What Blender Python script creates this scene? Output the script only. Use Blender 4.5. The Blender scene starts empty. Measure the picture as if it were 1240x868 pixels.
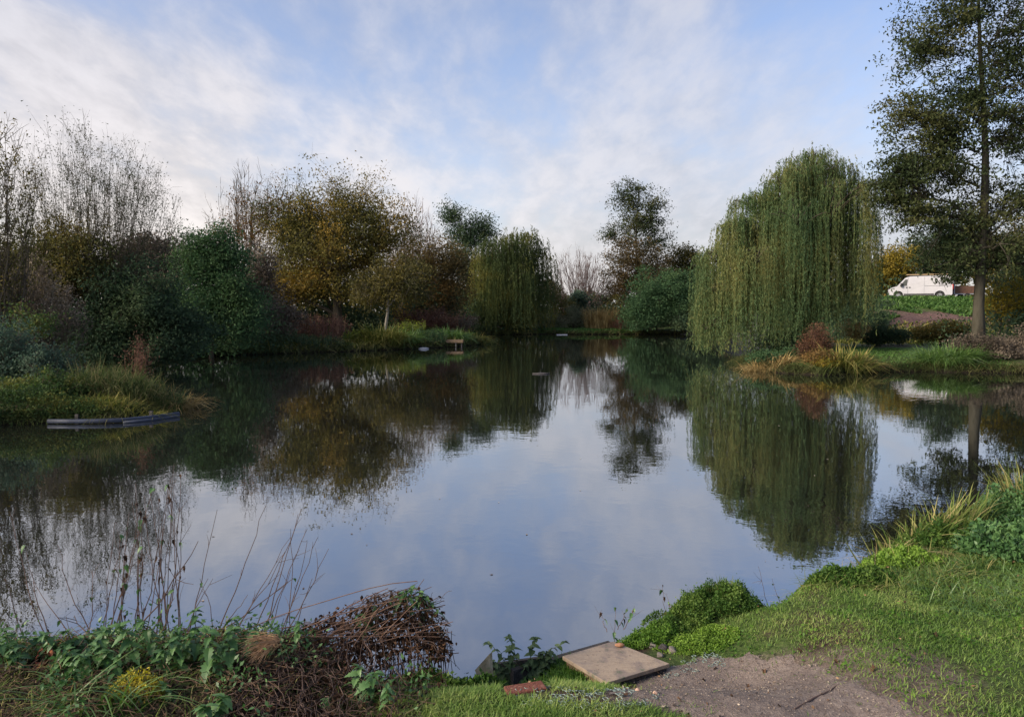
import bpy, math, random
import numpy as np
from math import radians, sin, cos, pi

# ------------------------------------------------------------------ camera, world, sun, exposure
S = bpy.context.scene
COL = S.collection
CAM_H = 2.1
PITCH = radians(3.56)
F = 900.0
cd = bpy.data.cameras.new("camera")
cam = bpy.data.objects.new("camera", cd)
COL.objects.link(cam)
cam.location = (0, 0, CAM_H)
cam.rotation_euler = (pi / 2 - PITCH, 0, 0)
cd.sensor_width = 36.0
cd.lens = F / 1240 * 36
cd.clip_start = 0.05
cd.clip_end = 8000
S.camera = cam

SUN_EL = radians(26)
SUN_AZ = radians(-112)     # from +Y towards +X; the sun stands low on the left
sd = bpy.data.lights.new("sun", 'SUN')
sd.energy = 1.4
sd.angle = radians(24)
sd.color = (1.0, 0.86, 0.70)
sun = bpy.data.objects.new("sun", sd)
COL.objects.link(sun)
sun.rotation_euler = (pi / 2 - SUN_EL, 0, -SUN_AZ + pi)
sun.location = (-20, 0, 20)
S.view_settings.view_transform = 'Standard'
S.view_settings.look = 'None'
S.view_settings.exposure = 2.2
S.view_settings.gamma = 1.0
S.view_settings.use_curve_mapping = False
S.render.engine = 'CYCLES'
S.cycles.max_bounces = 7
S.cycles.diffuse_bounces = 3
S.cycles.glossy_bounces = 3
S.cycles.transmission_bounces = 3
S.cycles.use_denoising = True


class NT:
    """tiny node helper"""
    def __init__(s, tree):
        s.t = tree
        s.n = tree.nodes
        s.n.clear()

    def new(s, typ, **kw):
        nd = s.n.new(typ)
        for k, v in kw.items():
            if k.startswith('i_'):
                nd.inputs[k[2:].replace('_', ' ')].default_value = v
            else:
                setattr(nd, k, v)
        return nd

    def link(s, a, b):
        s.t.links.new(a, b)

    def math(s, op, a, b=None, c=None, clamp=False):
        m = s.n.new('ShaderNodeMath')
        m.operation = op
        m.use_clamp = clamp
        for i, v in enumerate((a, b, c)):
            if v is None:
                continue
            if isinstance(v, (int, float)):
                m.inputs[i].default_value = v
            else:
                s.link(v, m.inputs[i])
        return m.outputs[0]

    def mix(s, f, a, b):
        m = s.n.new('ShaderNodeMix')
        m.data_type = 'RGBA'
        for sock, v in ((m.inputs[0], f), (m.inputs[6], a), (m.inputs[7], b)):
            if isinstance(v, (int, float)):
                sock.default_value = v
            elif isinstance(v, tuple):
                sock.default_value = (*v, 1) if len(v) == 3 else v
            else:
                s.link(v, sock)
        return m.outputs[2]

    def noise(s, vec, scale, detail=3, rough=.5, dist=0.0, dims='3D'):
        m = s.n.new('ShaderNodeTexNoise')
        m.noise_dimensions = dims
        m.inputs['Scale'].default_value = scale
        m.inputs['Detail'].default_value = detail
        m.inputs['Roughness'].default_value = rough
        m.inputs['Distortion'].default_value = dist
        if vec is not None:
            s.link(vec, m.inputs['Vector'])
        return m.outputs['Fac']

    def ramp(s, f, stops):
        r = s.n.new('ShaderNodeValToRGB')
        el = r.color_ramp.elements
        while len(el) < len(stops):
            el.new(.5)
        for e, (p, c) in zip(el, stops):
            e.position = p
            e.color = (*c, 1) if not isinstance(c, (int, float)) else (c, c, c, 1)
        s.link(f, r.inputs[0])
        return r.outputs[0]

    def maprange(s, v, a, b, c=0, d=1, smooth=True):
        m = s.n.new('ShaderNodeMapRange')
        m.interpolation_type = 'SMOOTHSTEP' if smooth else 'LINEAR'
        s.link(v, m.inputs[0])
        for i, q in enumerate((a, b, c, d)):
            m.inputs[i + 1].default_value = q
        return m.outputs[0]


W = bpy.data.worlds.new("World")
S.world = W
W.use_nodes = True
k = NT(W.node_tree)
tc = k.new('ShaderNodeTexCoord')
sky = k.new('ShaderNodeTexSky')
sky.sky_type = 'NISHITA'
sky.sun_disc = False
sky.sun_elevation = SUN_EL
sky.sun_rotation = SUN_AZ
sky.dust_density = 1.4
sky.air_density = 1.0
sky.ozone_density = 1.5
sep = k.new('ShaderNodeSeparateXYZ')
k.link(tc.outputs['Generated'], sep.inputs[0])
X_, Y_, Z_ = sep.outputs
zc = k.math('ADD', k.math('MAXIMUM', Z_, 0.0), 0.24)
u = k.math('DIVIDE', X_, zc)
v = k.math('DIVIDE', Y_, zc)
comb = k.new('ShaderNodeCombineXYZ')
k.link(u, comb.inputs[0]); k.link(v, comb.inputs[1])
# streaks of high cloud run roughly away to the upper left
mp = k.new('ShaderNodeMapping')
mp.inputs['Rotation'].default_value = (0, 0, radians(52))
mp.inputs['Scale'].default_value = (1.35, 0.75, 1)
mp.inputs['Location'].default_value = (3.3, 1.4, 0)
k.link(comb.outputs[0], mp.inputs[0])
big = k.noise(mp.outputs[0], 0.70, 5, .5, .0)
mid = k.noise(mp.outputs[0], 2.1, 7, .56, .15)
fine = k.noise(mp.outputs[0], 9.0, 6, .6, .2)
cl = k.math('ADD', k.math('MULTIPLY', big, .46), k.math('ADD', k.math('MULTIPLY', mid, .41), k.math('MULTIPLY', fine, .13)))
lowc = k.maprange(Z_, 0.40, 0.05, -.02, .12)           # thicker towards the horizon
leftc = k.maprange(X_, 0.15, -0.5, 0, .045)
clear = k.math('MULTIPLY', k.maprange(Z_, .20, .40), k.maprange(X_, -.25, .15, 0, -.035))
cov = k.math('ADD', k.math('ADD', k.math('ADD', cl, lowc), leftc), clear)
mask = k.math('MULTIPLY', k.maprange(cov, .38, .64), .84)
# cloud radiance: paler and warmer low down and towards the sun on the left
warm = k.math('MULTIPLY', k.maprange(X_, 0.55, -0.55), k.maprange(Z_, 0.50, 0.05))
ccol = k.mix(warm, (1.33, 1.34, 1.46), (2.12, 1.92, 1.80))
shade = k.maprange(k.math('ADD', k.math('MULTIPLY', mid, .6), k.math('MULTIPLY', fine, .4)), .36, .64, .84, 1.14)
cm = k.new('ShaderNodeVectorMath', operation='SCALE')
k.link(ccol, cm.inputs[0]); k.link(shade, cm.inputs['Scale'])
hi = k.maprange(Z_, 0.25, 0.9, 1.0, 0.95)
cm2 = k.new('ShaderNodeVectorMath', operation='SCALE')
k.link(cm.outputs[0], cm2.inputs[0]); k.link(hi, cm2.inputs['Scale'])
skm = k.new('ShaderNodeVectorMath', operation='MULTIPLY')
k.link(sky.outputs[0], skm.inputs[0])
skm.inputs[1].default_value = (.53, .475, .495)
fin = k.mix(mask, skm.outputs[0], cm2.outputs[0])
bg = k.new('ShaderNodeBackground')
bg.inputs['Strength'].default_value = 0.10
k.link(fin, bg.inputs[0])
wo = k.new('ShaderNodeOutputWorld')
k.link(bg.outputs[0], wo.inputs[0])

# ------------------------------------------------------------------ small helpers
rng = np.random.default_rng(7)


def R(a, b, n=None):
    return rng.uniform(a, b, n)


def nrm(a):
    return a / np.maximum(np.linalg.norm(a, axis=-1, keepdims=True), 1e-9)


def tag(o, label=None, cat=None, group=None, kind=None):
    if label: o['label'] = label
    if cat: o['category'] = cat
    if group: o['group'] = group
    if kind: o['kind'] = kind
    return o


def empty(name, loc, label=None, cat=None, group=None, rz=0):
    o = bpy.data.objects.new(name, None)
    COL.objects.link(o)
    o.location = loc
    o.rotation_euler = (0, 0, rz)
    o.empty_display_size = .2
    return tag(o, label, cat, group)


class MB:
    def __init__(s):
        s.v = []; s.t = []; s.f = []; s.fm = []; s.n = 0

    def add(s, V, Fc, tint=None, mi=0):
        V = np.asarray(V, float).reshape(-1, 3)
        Fc = np.asarray(Fc, int)
        s.v.append(V)
        if tint is None:
            tint = np.full(len(V), .5)
        s.t.append(np.broadcast_to(np.asarray(tint, float), (len(V),)))
        s.f.append(Fc + s.n)
        s.fm.append(mi)
        s.n += len(V)

    def mesh(s, name, mats, smooth=False):
        me = bpy.data.meshes.new(name)
        V = np.concatenate(s.v)
        tot = sum(f.shape[0] for f in s.f)
        loops = np.concatenate([f.ravel() for f in s.f])
        lt = np.concatenate([np.full(f.shape[0], f.shape[1]) for f in s.f])
        ls = np.concatenate([[0], np.cumsum(lt)[:-1]])
        me.vertices.add(len(V)); me.vertices.foreach_set('co', V.astype(np.float32).ravel())
        me.loops.add(len(loops)); me.loops.foreach_set('vertex_index', loops.astype(np.int32))
        me.polygons.add(tot); me.polygons.foreach_set('loop_start', ls.astype(np.int32))
        try:
            me.polygons.foreach_set('loop_total', lt.astype(np.int32))
        except Exception:
            pass
        mi = np.concatenate([np.full(f.shape[0], m) for f, m in zip(s.f, s.fm)])
        me.polygons.foreach_set('material_index', mi.astype(np.int32))
        me.polygons.foreach_set('use_smooth', np.full(tot, smooth))
        at = me.attributes.new('tint', 'FLOAT', 'POINT')
        at.data.foreach_set('value', np.concatenate(s.t).astype(np.float32))
        for m in (mats if isinstance(mats, (list, tuple)) else [mats]):
            me.materials.append(m)
        me.update(calc_edges=True)
        me.validate()
        return me

    def build(s, name, mats, parent=None, smooth=False, origin=None, kind=None):
        """verts are in world space; origin moves the object's own origin there"""
        if origin is not None:
            o0 = np.array(origin, float)
            s.v = [a - o0 for a in s.v]
        o = bpy.data.objects.new(name, s.mesh(name, mats, smooth))
        COL.objects.link(o)
        if parent is not None:
            o.parent = parent
        elif origin is not None:
            o.location = origin
        if kind: o['kind'] = kind
        return o

    # ---- shapes
    def tubes(s, P, Rr, sides=4, tint=.5, mi=0, cap=False):
        P = np.asarray(P, float); Rr = np.asarray(Rr, float)
        if P.ndim == 2:
            P = P[None]; Rr = Rr[None]
        n, m, _ = P.shape
        T = nrm(np.gradient(P, axis=1))
        av = nrm(P[:, -1] - P[:, 0])
        ref = np.where(np.abs(av[:, 2:3]) > .8, np.array([[1., 0.1, 0]]), np.array([[0, 0.1, 1.]]))[:, None, :]
        N = nrm(np.cross(T, np.broadcast_to(ref, T.shape)))
        B = np.cross(T, N)
        a = np.arange(sides) / sides * 2 * pi
        ring = N[:, :, None, :] * np.cos(a)[None, None, :, None] + B[:, :, None, :] * np.sin(a)[None, None, :, None]
        V = P[:, :, None, :] + ring * Rr[:, :, None, None]
        base = (np.arange(n) * m * sides)[:, None, None]
        i = (np.arange(m - 1) * sides)[None, :, None]
        j = np.arange(sides)[None, None, :]
        jn = (j + 1) % sides
        q = np.stack([base + i + j, base + i + jn, base + i + sides + jn, base + i + sides + j], -1).reshape(-1, 4)
        tt = np.broadcast_to(np.asarray(tint, float).reshape(-1, 1), (n, m * sides)).ravel() if np.ndim(tint) else np.full(n * m * sides, tint)
        nb = s.n
        s.add(V, q, tt, mi)
        if cap:
            for kk in range(n):
                b0 = nb + kk * m * sides
                s.f.append(np.array([[b0 + x for x in range(sides)][::-1]])); s.fm.append(mi)
                b1 = b0 + (m - 1) * sides
                s.f.append(np.array([[b1 + x for x in range(sides)]])); s.fm.append(mi)

    def tris(s, C, A, B, L, Wd, tint, mi=0):
        """pointed leaf: one triangle each"""
        L = np.asarray(L).reshape(-1, 1); Wd = np.asarray(Wd).reshape(-1, 1)
        V = np.stack([C + A * L * .6, C - A * L * .4 + B * Wd * .5, C - A * L * .4 - B * Wd * .5], 1)
        n = len(C)
        s.add(V, np.arange(3 * n).reshape(n, 3), np.repeat(np.broadcast_to(tint, (n,)), 3), mi)

    def quads(s, C, A, B, L, Wd, tint, mi=0):
        """rhombic leaf, C at its stalk"""
        L = np.asarray(L).reshape(-1, 1); Wd = np.asarray(Wd).reshape(-1, 1)
        V = np.stack([C, C + A * L * .4 + B * Wd * .5, C + A * L, C + A * L * .4 - B * Wd * .5], 1)
        n = len(C)
        s.add(V, np.arange(4 * n).reshape(n, 4), np.repeat(np.broadcast_to(tint, (n,)), 4), mi)

    def ribbons(s, P, Wd, side, tint=.5, mi=0):
        """blades: P (n,m,3), Wd (n,m) width, side (n,3)"""
        n, m, _ = P.shape
        sd_ = side[:, None, :] * Wd[:, :, None] * .5
        V = np.stack([P - sd_, P + sd_], 2)
        base = (np.arange(n) * m * 2)[:, None]
        i = (np.arange(m - 1) * 2)[None, :]
        q = np.stack([base + i, base + i + 1, base + i + 3, base + i + 2], -1).reshape(-1, 4)
        tt = np.repeat(np.broadcast_to(tint, (n,)), m * 2)
        s.add(V, q, tt, mi)

    def prism(s, pts, h0, h1, axis='z', mi=0):
        """extrude polygon; pts (n,2)"""
        n = len(pts)
        a = np.array(pts, float)
        def put(h):
            z = np.full(n, h)
            if axis == 'z': return np.stack([a[:, 0], a[:, 1], z], 1)
            if axis == 'y': return np.stack([a[:, 0], z, a[:, 1]], 1)
            return np.stack([z, a[:, 0], a[:, 1]], 1)
        nb = s.n
        V = np.concatenate([put(h0), put(h1)])
        i = np.arange(n); j = (i + 1) % n
        s.add(V, np.stack([i, j, j + n, i + n], 1), None, mi)
        s.f.append(np.array([list(range(nb, nb + n))[::-1]])); s.fm.append(mi)
        s.f.append(np.array([list(range(nb + n, nb + 2 * n))])); s.fm.append(mi)

    def box(s, x0, x1, y0, y1, z0, z1, mi=0):
        s.prism([(x0, y0), (x1, y0), (x1, y1), (x0, y1)], z0, z1, 'z', mi)


def blob_mesh(seed, r=(1, 1, 1), sub=2, rough=.18):
    """lumpy stone"""
    import bmesh
    bm = bmesh.new()
    bmesh.ops.create_icosphere(bm, subdivisions=sub, radius=1)
    rs = np.random.default_rng(seed)
    ph = rs.uniform(0, 6, 6)
    for vv in bm.verts:
        c = vv.co
        d = 1 + rough * (sin(c.x * 2.3 + ph[0]) * cos(c.y * 1.9 + ph[1]) + .5 * sin(c.z * 4.1 + ph[2] + c.x * 3) + .35 * sin(c.y * 6 + ph[3]))
        vv.co = (c.x * r[0] * d, c.y * r[1] * d, c.z * r[2] * d)
    V = np.array([tuple(vv.co) for vv in bm.verts]); Fc = np.array([[q.index for q in f.verts] for f in bm.faces])
    bm.free()
    return V, Fc


# ------------------------------------------------------------------ materials
def mat(name):
    m = bpy.data.materials.new(name)
    m.use_nodes = True
    return m, NT(m.node_tree)


def leaf_mat(name, cols, nscale=.6, trans=.30, rough=.7, spec=.10, jit=.45):
    """cols: 3 colours picked by a per-leaf value blended with a soft noise"""
    m, k = mat(name)
    at = k.new('ShaderNodeAttribute'); at.attribute_name = 'tint'
    ge = k.new('ShaderNodeNewGeometry')
    nz = k.noise(ge.outputs['Position'], nscale, 3, .6)
    nz = k.maprange(nz, .3, .7)
    f = k.math('ADD', k.math('MULTIPLY', at.outputs['Fac'], jit), k.math('MULTIPLY', nz, 1 - jit))
    c = k.ramp(f, [(.12, cols[0]), (.5, cols[1]), (.88, cols[2])])
    p = k.new('ShaderNodeBsdfPrincipled')
    k.link(c, p.inputs['Base Color'])
    p.inputs['Roughness'].default_value = rough
    p.inputs['Specular IOR Level'].default_value = spec
    tr = k.new('ShaderNodeBsdfTranslucent')
    hs = k.new('ShaderNodeHueSaturation')
    hs.inputs['Saturation'].default_value = 1.15; hs.inputs['Value'].default_value = 1.1
    k.link(c, hs.inputs['Color']); k.link(hs.outputs[0], tr.inputs[0])
    mx = k.new('ShaderNodeMixShader'); mx.inputs[0].default_value = trans
    k.link(p.outputs[0], mx.inputs[1]); k.link(tr.outputs[0], mx.inputs[2])
    o = k.new('ShaderNodeOutputMaterial'); k.link(mx.outputs[0], o.inputs[0])
    return m


def solid_mat(name, c1, c2=None, scale=8, rough=.8, spec=.3, bump=.0, bscale=20, stretch=(1, 1, 1), metal=0, coord='Object', c3=None, detail=5):
    m, k = mat(name)
    tcn = k.new('ShaderNodeTexCoord')
    mpn = k.new('ShaderNodeMapping'); mpn.inputs['Scale'].default_value = stretch
    k.link(tcn.outputs[coord], mpn.inputs[0])
    p = k.new('ShaderNodeBsdfPrincipled')
    if c2 is None:
        c2 = tuple(x * .75 for x in c1)
    nz = k.noise(mpn.outputs[0], scale, detail, .62, .3)
    st = [(.3, c1), (.7, c2)] if c3 is None else [(.28, c1), (.52, c2), (.72, c3)]
    k.link(k.ramp(nz, st), p.inputs['Base Color'])
    p.inputs['Roughness'].default_value = rough
    p.inputs['Specular IOR Level'].default_value = spec
    p.inputs['Metallic'].default_value = metal
    if bump:
        b = k.new('ShaderNodeBump'); b.inputs['Strength'].default_value = bump; b.inputs['Distance'].default_value = .02
        k.link(k.noise(mpn.outputs[0], bscale, 6, .65), b.inputs['Height'])
        k.link(b.outputs[0], p.inputs['Normal'])
    o = k.new('ShaderNodeOutputMaterial'); k.link(p.outputs[0], o.inputs[0])
    return m


M = {}
M['bark_dark'] = solid_mat('bark_dark', (.045, .038, .03), (.09, .078, .06), 5, .9, .1, .8, 14, (1, 1, .25))
M['bark_grey'] = solid_mat('bark_grey', (.022, .02, .016), (.06, .056, .042), 4, .9, .1, .8, 12, (1, 1, .3), c3=(.038, .036, .026))
M['bark_pale'] = solid_mat('bark_pale', (.14, .13, .11), (.28, .26, .22), 5, .9, .1, .4, 12, (1, 1, .3))
M['twig_brown'] = solid_mat('twig_brown', (.055, .047, .037), (.115, .10, .078), 3, .9, .1)
M['twig_mauve'] = solid_mat('twig_mauve', (.15, .105, .095), (.25, .19, .17), 2, .9, .1)
G3 = lambda a, b, c: (a, b, c)
M['lf_olive'] = leaf_mat('leaf_olive', [(0.041, 0.054, 0.022), (0.088, 0.088, 0.030), (0.176, 0.135, 0.038)], .35)
M['lf_oak'] = leaf_mat('leaf_autumn_oak', [(0.057, 0.068, 0.026), (0.127, 0.116, 0.033), (0.275, 0.182, 0.044)], .3)
M['lf_orange'] = leaf_mat('leaf_orange_brown', [(.08, .05, .022), (.15, .085, .028), (.25, .12, .03)], .4)
M['lf_green'] = leaf_mat('leaf_mid_green', [(0.032, 0.069, 0.032), (0.052, 0.103, 0.046), (0.086, 0.144, 0.057)], .5)
M['lf_dark'] = leaf_mat('leaf_dark_green', [(0.026, 0.046, 0.026), (0.043, 0.075, 0.041), (0.080, 0.113, 0.052)], .4)
M['lf_blue'] = leaf_mat('leaf_blue_green', [(0.039, 0.066, 0.050), (0.066, 0.110, 0.077), (0.110, 0.154, 0.099)], 1.2)
M['lf_brown'] = leaf_mat('leaf_grey_brown', [(0.057, 0.048, 0.038), (0.115, 0.094, 0.071), (0.230, 0.190, 0.144)], .6, trans=.15)
M['lf_red'] = leaf_mat('leaf_red_brown', [(.07, .035, .028), (.13, .07, .05), (.22, .13, .08)], 1.5, trans=.2)
M['lf_bronze'] = leaf_mat('leaf_bronze', [(.04, .038, .02), (.075, .06, .028), (.13, .085, .035)], .4)
M['lf_russet'] = leaf_mat('leaf_russet', [(0.057, 0.052, 0.025), (0.115, 0.086, 0.034), (0.218, 0.132, 0.046)], .4)
M['lf_olive2'] = leaf_mat('leaf_olive_gold', [(.04, .048, .02), (.085, .08, .028), (.17, .14, .04)], .6)
M['lf_pale'] = leaf_mat('leaf_pale', [(.07, .085, .05), (.13, .15, .085), (.24, .24, .15)], 1)
M['lf_rust'] = leaf_mat('leaf_rust', [(.045, .025, .018), (.10, .052, .03), (.19, .10, .055)], 2, trans=.15)
M['lf_yellow'] = leaf_mat('leaf_yellow', [(0.075, 0.075, 0.015), (0.188, 0.150, 0.022), (0.315, 0.240, 0.045)], .8)
M['lf_willow'] = leaf_mat('leaf_willow', [(0.043, 0.080, 0.038), (0.091, 0.143, 0.058), (0.223, 0.213, 0.075)], .3, trans=.35, jit=.65)
M['lf_willow2'] = leaf_mat('leaf_far_willow', [(0.036, 0.059, 0.027), (0.072, 0.095, 0.032), (0.180, 0.162, 0.041)], .22, trans=.35, jit=.4)
M['lf_alder'] = leaf_mat('leaf_alder', [(0.022, 0.036, 0.016), (0.042, 0.058, 0.022), (0.085, 0.085, 0.030)], .4, trans=.2)
M['lf_tan'] = leaf_mat('leaf_straw', [(.16, .11, .045), (.28, .2, .08), (.42, .34, .16)], 2, trans=.2)
M['grass'] = leaf_mat('grass_blade', [(0.087, 0.164, 0.031), (0.157, 0.263, 0.053), (0.314, 0.376, 0.113)], 3.0, trans=.35, rough=.5, spec=.3, jit=.5)
M['grass_far'] = leaf_mat('grass_far', [(.045, .10, .028), (.08, .16, .04), (.13, .21, .07)], .5, trans=.3)
M['blade_blue'] = leaf_mat('long_blade', [(.055, .11, .028), (.10, .19, .045), (.20, .29, .10)], 3, trans=.3, rough=.4, spec=.4)
M['sedge'] = leaf_mat('sedge_blade', [(.06, .09, .022), (.14, .155, .035), (.34, .29, .10)], 3, trans=.3, jit=.8)
M['nettle'] = leaf_mat('nettle_leaf', [(0.040, 0.098, 0.032), (0.075, 0.161, 0.052), (0.127, 0.230, 0.081)], 6, trans=.25, rough=.45, spec=.35)
M['mint'] = leaf_mat('ground_cover_leaf', [(.035, .085, .016), (.075, .16, .025), (.15, .26, .045)], 3, trans=.3, rough=.45)
M['stem_dead'] = solid_mat('dead_stem', (.075, .05, .042), (.16, .11, .09), 6, .8, .2)
M['stem_straw'] = solid_mat('straw_stem', (.30, .21, .12), (.45, .34, .21), 6, .8, .2)
M['stem_green'] = solid_mat('green_stem', (.07, .12, .035), (.11, .08, .04), 5, .6, .3)
M['vine'] = solid_mat('dead_vine', (.028, .02, .018), (.065, .045, .038), 22, .85, .15, c3=(.16, .11, .085))
M['dead_leaf'] = leaf_mat('dead_leaf', [(.024, .015, .010), (.052, .030, .019), (.12, .068, .038)], 6, trans=.1)
M['soil'] = solid_mat('soil', (.035, .026, .02), (.10, .075, .055), 9, .95, .1, .9, 30)
M['white'] = solid_mat('van_paint', (.50, .50, .52), (.44, .44, .47), 1.2, .35, .5)
M['black'] = solid_mat('dark_rubber', (.02, .02, .022), (.035, .035, .035), 5, .7, .3)
M['glass'] = solid_mat('van_glass', (.05, .055, .055), (.10, .11, .10), 3, .08, .8)
M['steel'] = solid_mat('dull_steel', (.35, .36, .38), (.25, .26, .28), 6, .45, .5, metal=.6)
M['red'] = solid_mat('tail_lens', (.55, .02, .015), (.4, .015, .01), 5, .25, .5)
M['brick'] = solid_mat('brick_clay', (.24, .085, .055), (.15, .06, .045), 40, .9, .15, .7, 90, c3=(.30, .15, .11))
M['stone'] = solid_mat('brown_stone', (.38, .19, .10), (.22, .11, .06), 30, .6, .3, .3, 60)
M['stone_pale'] = solid_mat('pale_stone', (.50, .36, .27), (.38, .22, .15), 30, .7, .3, .3, 60)
M['stone_grey'] = solid_mat('grey_stone', (.13, .12, .11), (.25, .22, .19), 22, .9, .2, .8, 50)
M['timber_dark'] = solid_mat('wet_timber', (.03, .028, .03), (.10, .09, .085), 10, .7, .3, .8, 40, (1, 8, 8))
M['timber_tan'] = solid_mat('weathered_timber', (.24, .17, .10), (.15, .105, .065), 8, .85, .2, .6, 30, (1, 6, 6), c3=(.33, .26, .17))
M['slab'] = solid_mat('stained_panel', (.25, .20, .115), (.17, .145, .08), 9, .85, .2, .6, 35, c3=(.33, .29, .19))
M['plastic_blue'] = solid_mat('blue_grey_plastic', (.03, .042, .072), (.018, .024, .04), 6, .6, .3, .2, 9)
M['mesh_mint'] = solid_mat('mint_plastic', (.26, .34, .31), (.13, .17, .15), 12, .5, .4)
M['pale'] = solid_mat('pale_float', (.32, .34, .38), (.22, .24, .28), 6, .5, .4)


def ply_mat():
    m, k = mat('plywood_sheet')
    tcn = k.new('ShaderNodeTexCoord')
    mpn = k.new('ShaderNodeMapping'); mpn.inputs['Scale'].default_value = (2, 14, 4)
    mpn.inputs['Rotation'].default_value = (0, 0, .1)
    k.link(tcn.outputs['Object'], mpn.inputs[0])
    g1 = k.noise(mpn.outputs[0], 4, 6, .6, 1.2)
    g2 = k.noise(tcn.outputs['Object'], 7, 5, .6)
    g3 = k.noise(tcn.outputs['Object'], 45, 4, .7)
    base = k.ramp(g1, [(.3, (.27, .205, .145)), (.5, (.34, .265, .19)), (.72, (.20, .15, .105))])
    mud = k.maprange(g2, .46, .60, 0, .8)
    c = k.mix(mud, base, (.19, .15, .125))
    c = k.mix(k.maprange(k.noise(tcn.outputs['Object'], 13, 6, .7), .57, .66, 0, .85), c, (.11, .12, .07))
    fl = k.maprange(g3, .60, .68, 0, .8)
    c = k.mix(fl, c, (.13, .085, .06))
    p = k.new('ShaderNodeBsdfPrincipled'); k.link(c, p.inputs['Base Color'])
    p.inputs['Roughness'].default_value = .62
    b = k.new('ShaderNodeBump'); b.inputs['Strength'].default_value = .5; b.inputs['Distance'].default_value = .006
    k.link(k.math('ADD', g1, g3), b.inputs['Height']); k.link(b.outputs[0], p.inputs['Normal'])
    o = k.new('ShaderNodeOutputMaterial'); k.link(p.outputs[0], o.inputs[0])
    return m


M['ply'] = ply_mat()


def ground_mat():
    m, k = mat('bank_ground')
    ge = k.new('ShaderNodeNewGeometry')
    P = ge.outputs['Position']
    n1 = k.noise(P, .35, 4, .6); n2 = k.noise(P, 3.0, 5, .6); n3 = k.noise(P, 26, 5, .7)
    grass = k.ramp(n3, [(.3, (.035, .055, .018)), (.55, (.065, .10, .028)), (.75, (.11, .13, .05))])
    soil = k.ramp(n3, [(.3, (.035, .026, .020)), (.6, (.075, .055, .042)), (.8, (.13, .10, .075))])
    f = k.maprange(k.math('ADD', k.math('MULTIPLY', n1, .5), k.math('MULTIPLY', n2, .5)), .46, .60)
    c = k.mix(f, grass, soil)
    sp = k.new('ShaderNodeSeparateXYZ'); k.link(P, sp.inputs[0])
    wet = k.maprange(sp.outputs[2], .02, .22, 1, 0)           # mud at the water's edge
    c = k.mix(wet, c, (.022, .018, .013))
    # bare leaf-strewn slope on the embankment
    jz = k.math('ADD', sp.outputs[2], k.math('MULTIPLY', k.math('SUBTRACT', n2, .5), 1.6))
    s1 = k.math('MULTIPLY', k.maprange(jz, .9, 1.3), k.maprange(jz, 2.3, 2.0))
    s1 = k.math('MULTIPLY', s1, k.maprange(sp.outputs[0], 20, 24))
    pv = k.new('ShaderNodeVectorMath', operation='SUBTRACT'); k.link(P, pv.inputs[0]); pv.inputs[1].default_value = (1.08, 3.15, .4)
    ps = k.new('ShaderNodeVectorMath', operation='MULTIPLY'); k.link(pv.outputs[0], ps.inputs[0]); ps.inputs[1].default_value = (1 / .95, 1 / .62, 0)
    pl = k.new('ShaderNodeVectorMath', operation='LENGTH'); k.link(ps.outputs[0], pl.inputs[0])
    ef = k.maprange(k.math('ADD', pl.outputs['Value'], k.math('MULTIPLY', k.math('SUBTRACT', n2, .5), .7)), 1.05, .8)
    c = k.mix(ef, c, k.ramp(n3, [(.3, (.085, .065, .05)), (.7, (.19, .15, .125))]))
    n4 = k.noise(P, 5.5, 5, .75)
    leafy = k.ramp(n4, [(.35, (.07, .045, .04)), (.55, (.15, .09, .075)), (.68, (.36, .24, .19))])
    c = k.mix(s1, c, leafy)
    p = k.new('ShaderNodeBsdfPrincipled'); k.link(c, p.inputs['Base Color'])
    p.inputs['Roughness'].default_value = .95; p.inputs['Specular IOR Level'].default_value = .1
    b = k.new('ShaderNodeBump'); b.inputs['Strength'].default_value = .8; b.inputs['Distance'].default_value = .03
    k.link(n3, b.inputs['Height']); k.link(b.outputs[0], p.inputs['Normal'])
    o = k.new('ShaderNodeOutputMaterial'); k.link(p.outputs[0], o.inputs[0])
    return m


def water_mat():
    m, k = mat('pond_water')
    ge = k.new('ShaderNodeNewGeometry')
    P = ge.outputs['Position']
    mpn = k.new('ShaderNodeMapping'); mpn.inputs['Scale'].default_value = (1.0, 1.0, 1.0)
    k.link(P, mpn.inputs[0])
    calm = k.maprange(k.noise(P, .13, 3, .5), .38, .62, .35, 1.0)
    n1 = k.noise(mpn.outputs[0], 1.9, 2, .5, .3)
    n2 = k.noise(mpn.outputs[0], 7.5, 2, .5, .3)
    h = k.math('ADD', k.math('MULTIPLY', n1, .0022), k.math('MULTIPLY', n2, .0007))
    h = k.math('MULTIPLY', h, calm)
    b = k.new('ShaderNodeBump'); b.inputs['Strength'].default_value = 1.0; b.inputs['Distance'].default_value = 1.0
    k.link(h, b.inputs['Height'])
    fr = k.new('ShaderNodeFresnel'); fr.inputs['IOR'].default_value = 2.8
    k.link(b.outputs[0], fr.inputs['Normal'])
    fac = k.math('MULTIPLY_ADD', fr.outputs[0], .85, .22, clamp=True)
    gl = k.new('ShaderNodeBsdfGlossy'); gl.inputs['Roughness'].default_value = .0
    gl.inputs['Color'].default_value = (.93, .96, 1.0, 1)
    k.link(b.outputs[0], gl.inputs['Normal'])
    df = k.new('ShaderNodeBsdfDiffuse'); df.inputs['Color'].default_value = (.012, .013, .010, 1)
    mx = k.new('ShaderNodeMixShader')
    k.link(fac, mx.inputs[0]); k.link(df.outputs[0], mx.inputs[1]); k.link(gl.outputs[0], mx.inputs[2])
    o = k.new('ShaderNodeOutputMaterial'); k.link(mx.outputs[0], o.inputs[0])
    return m


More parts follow.
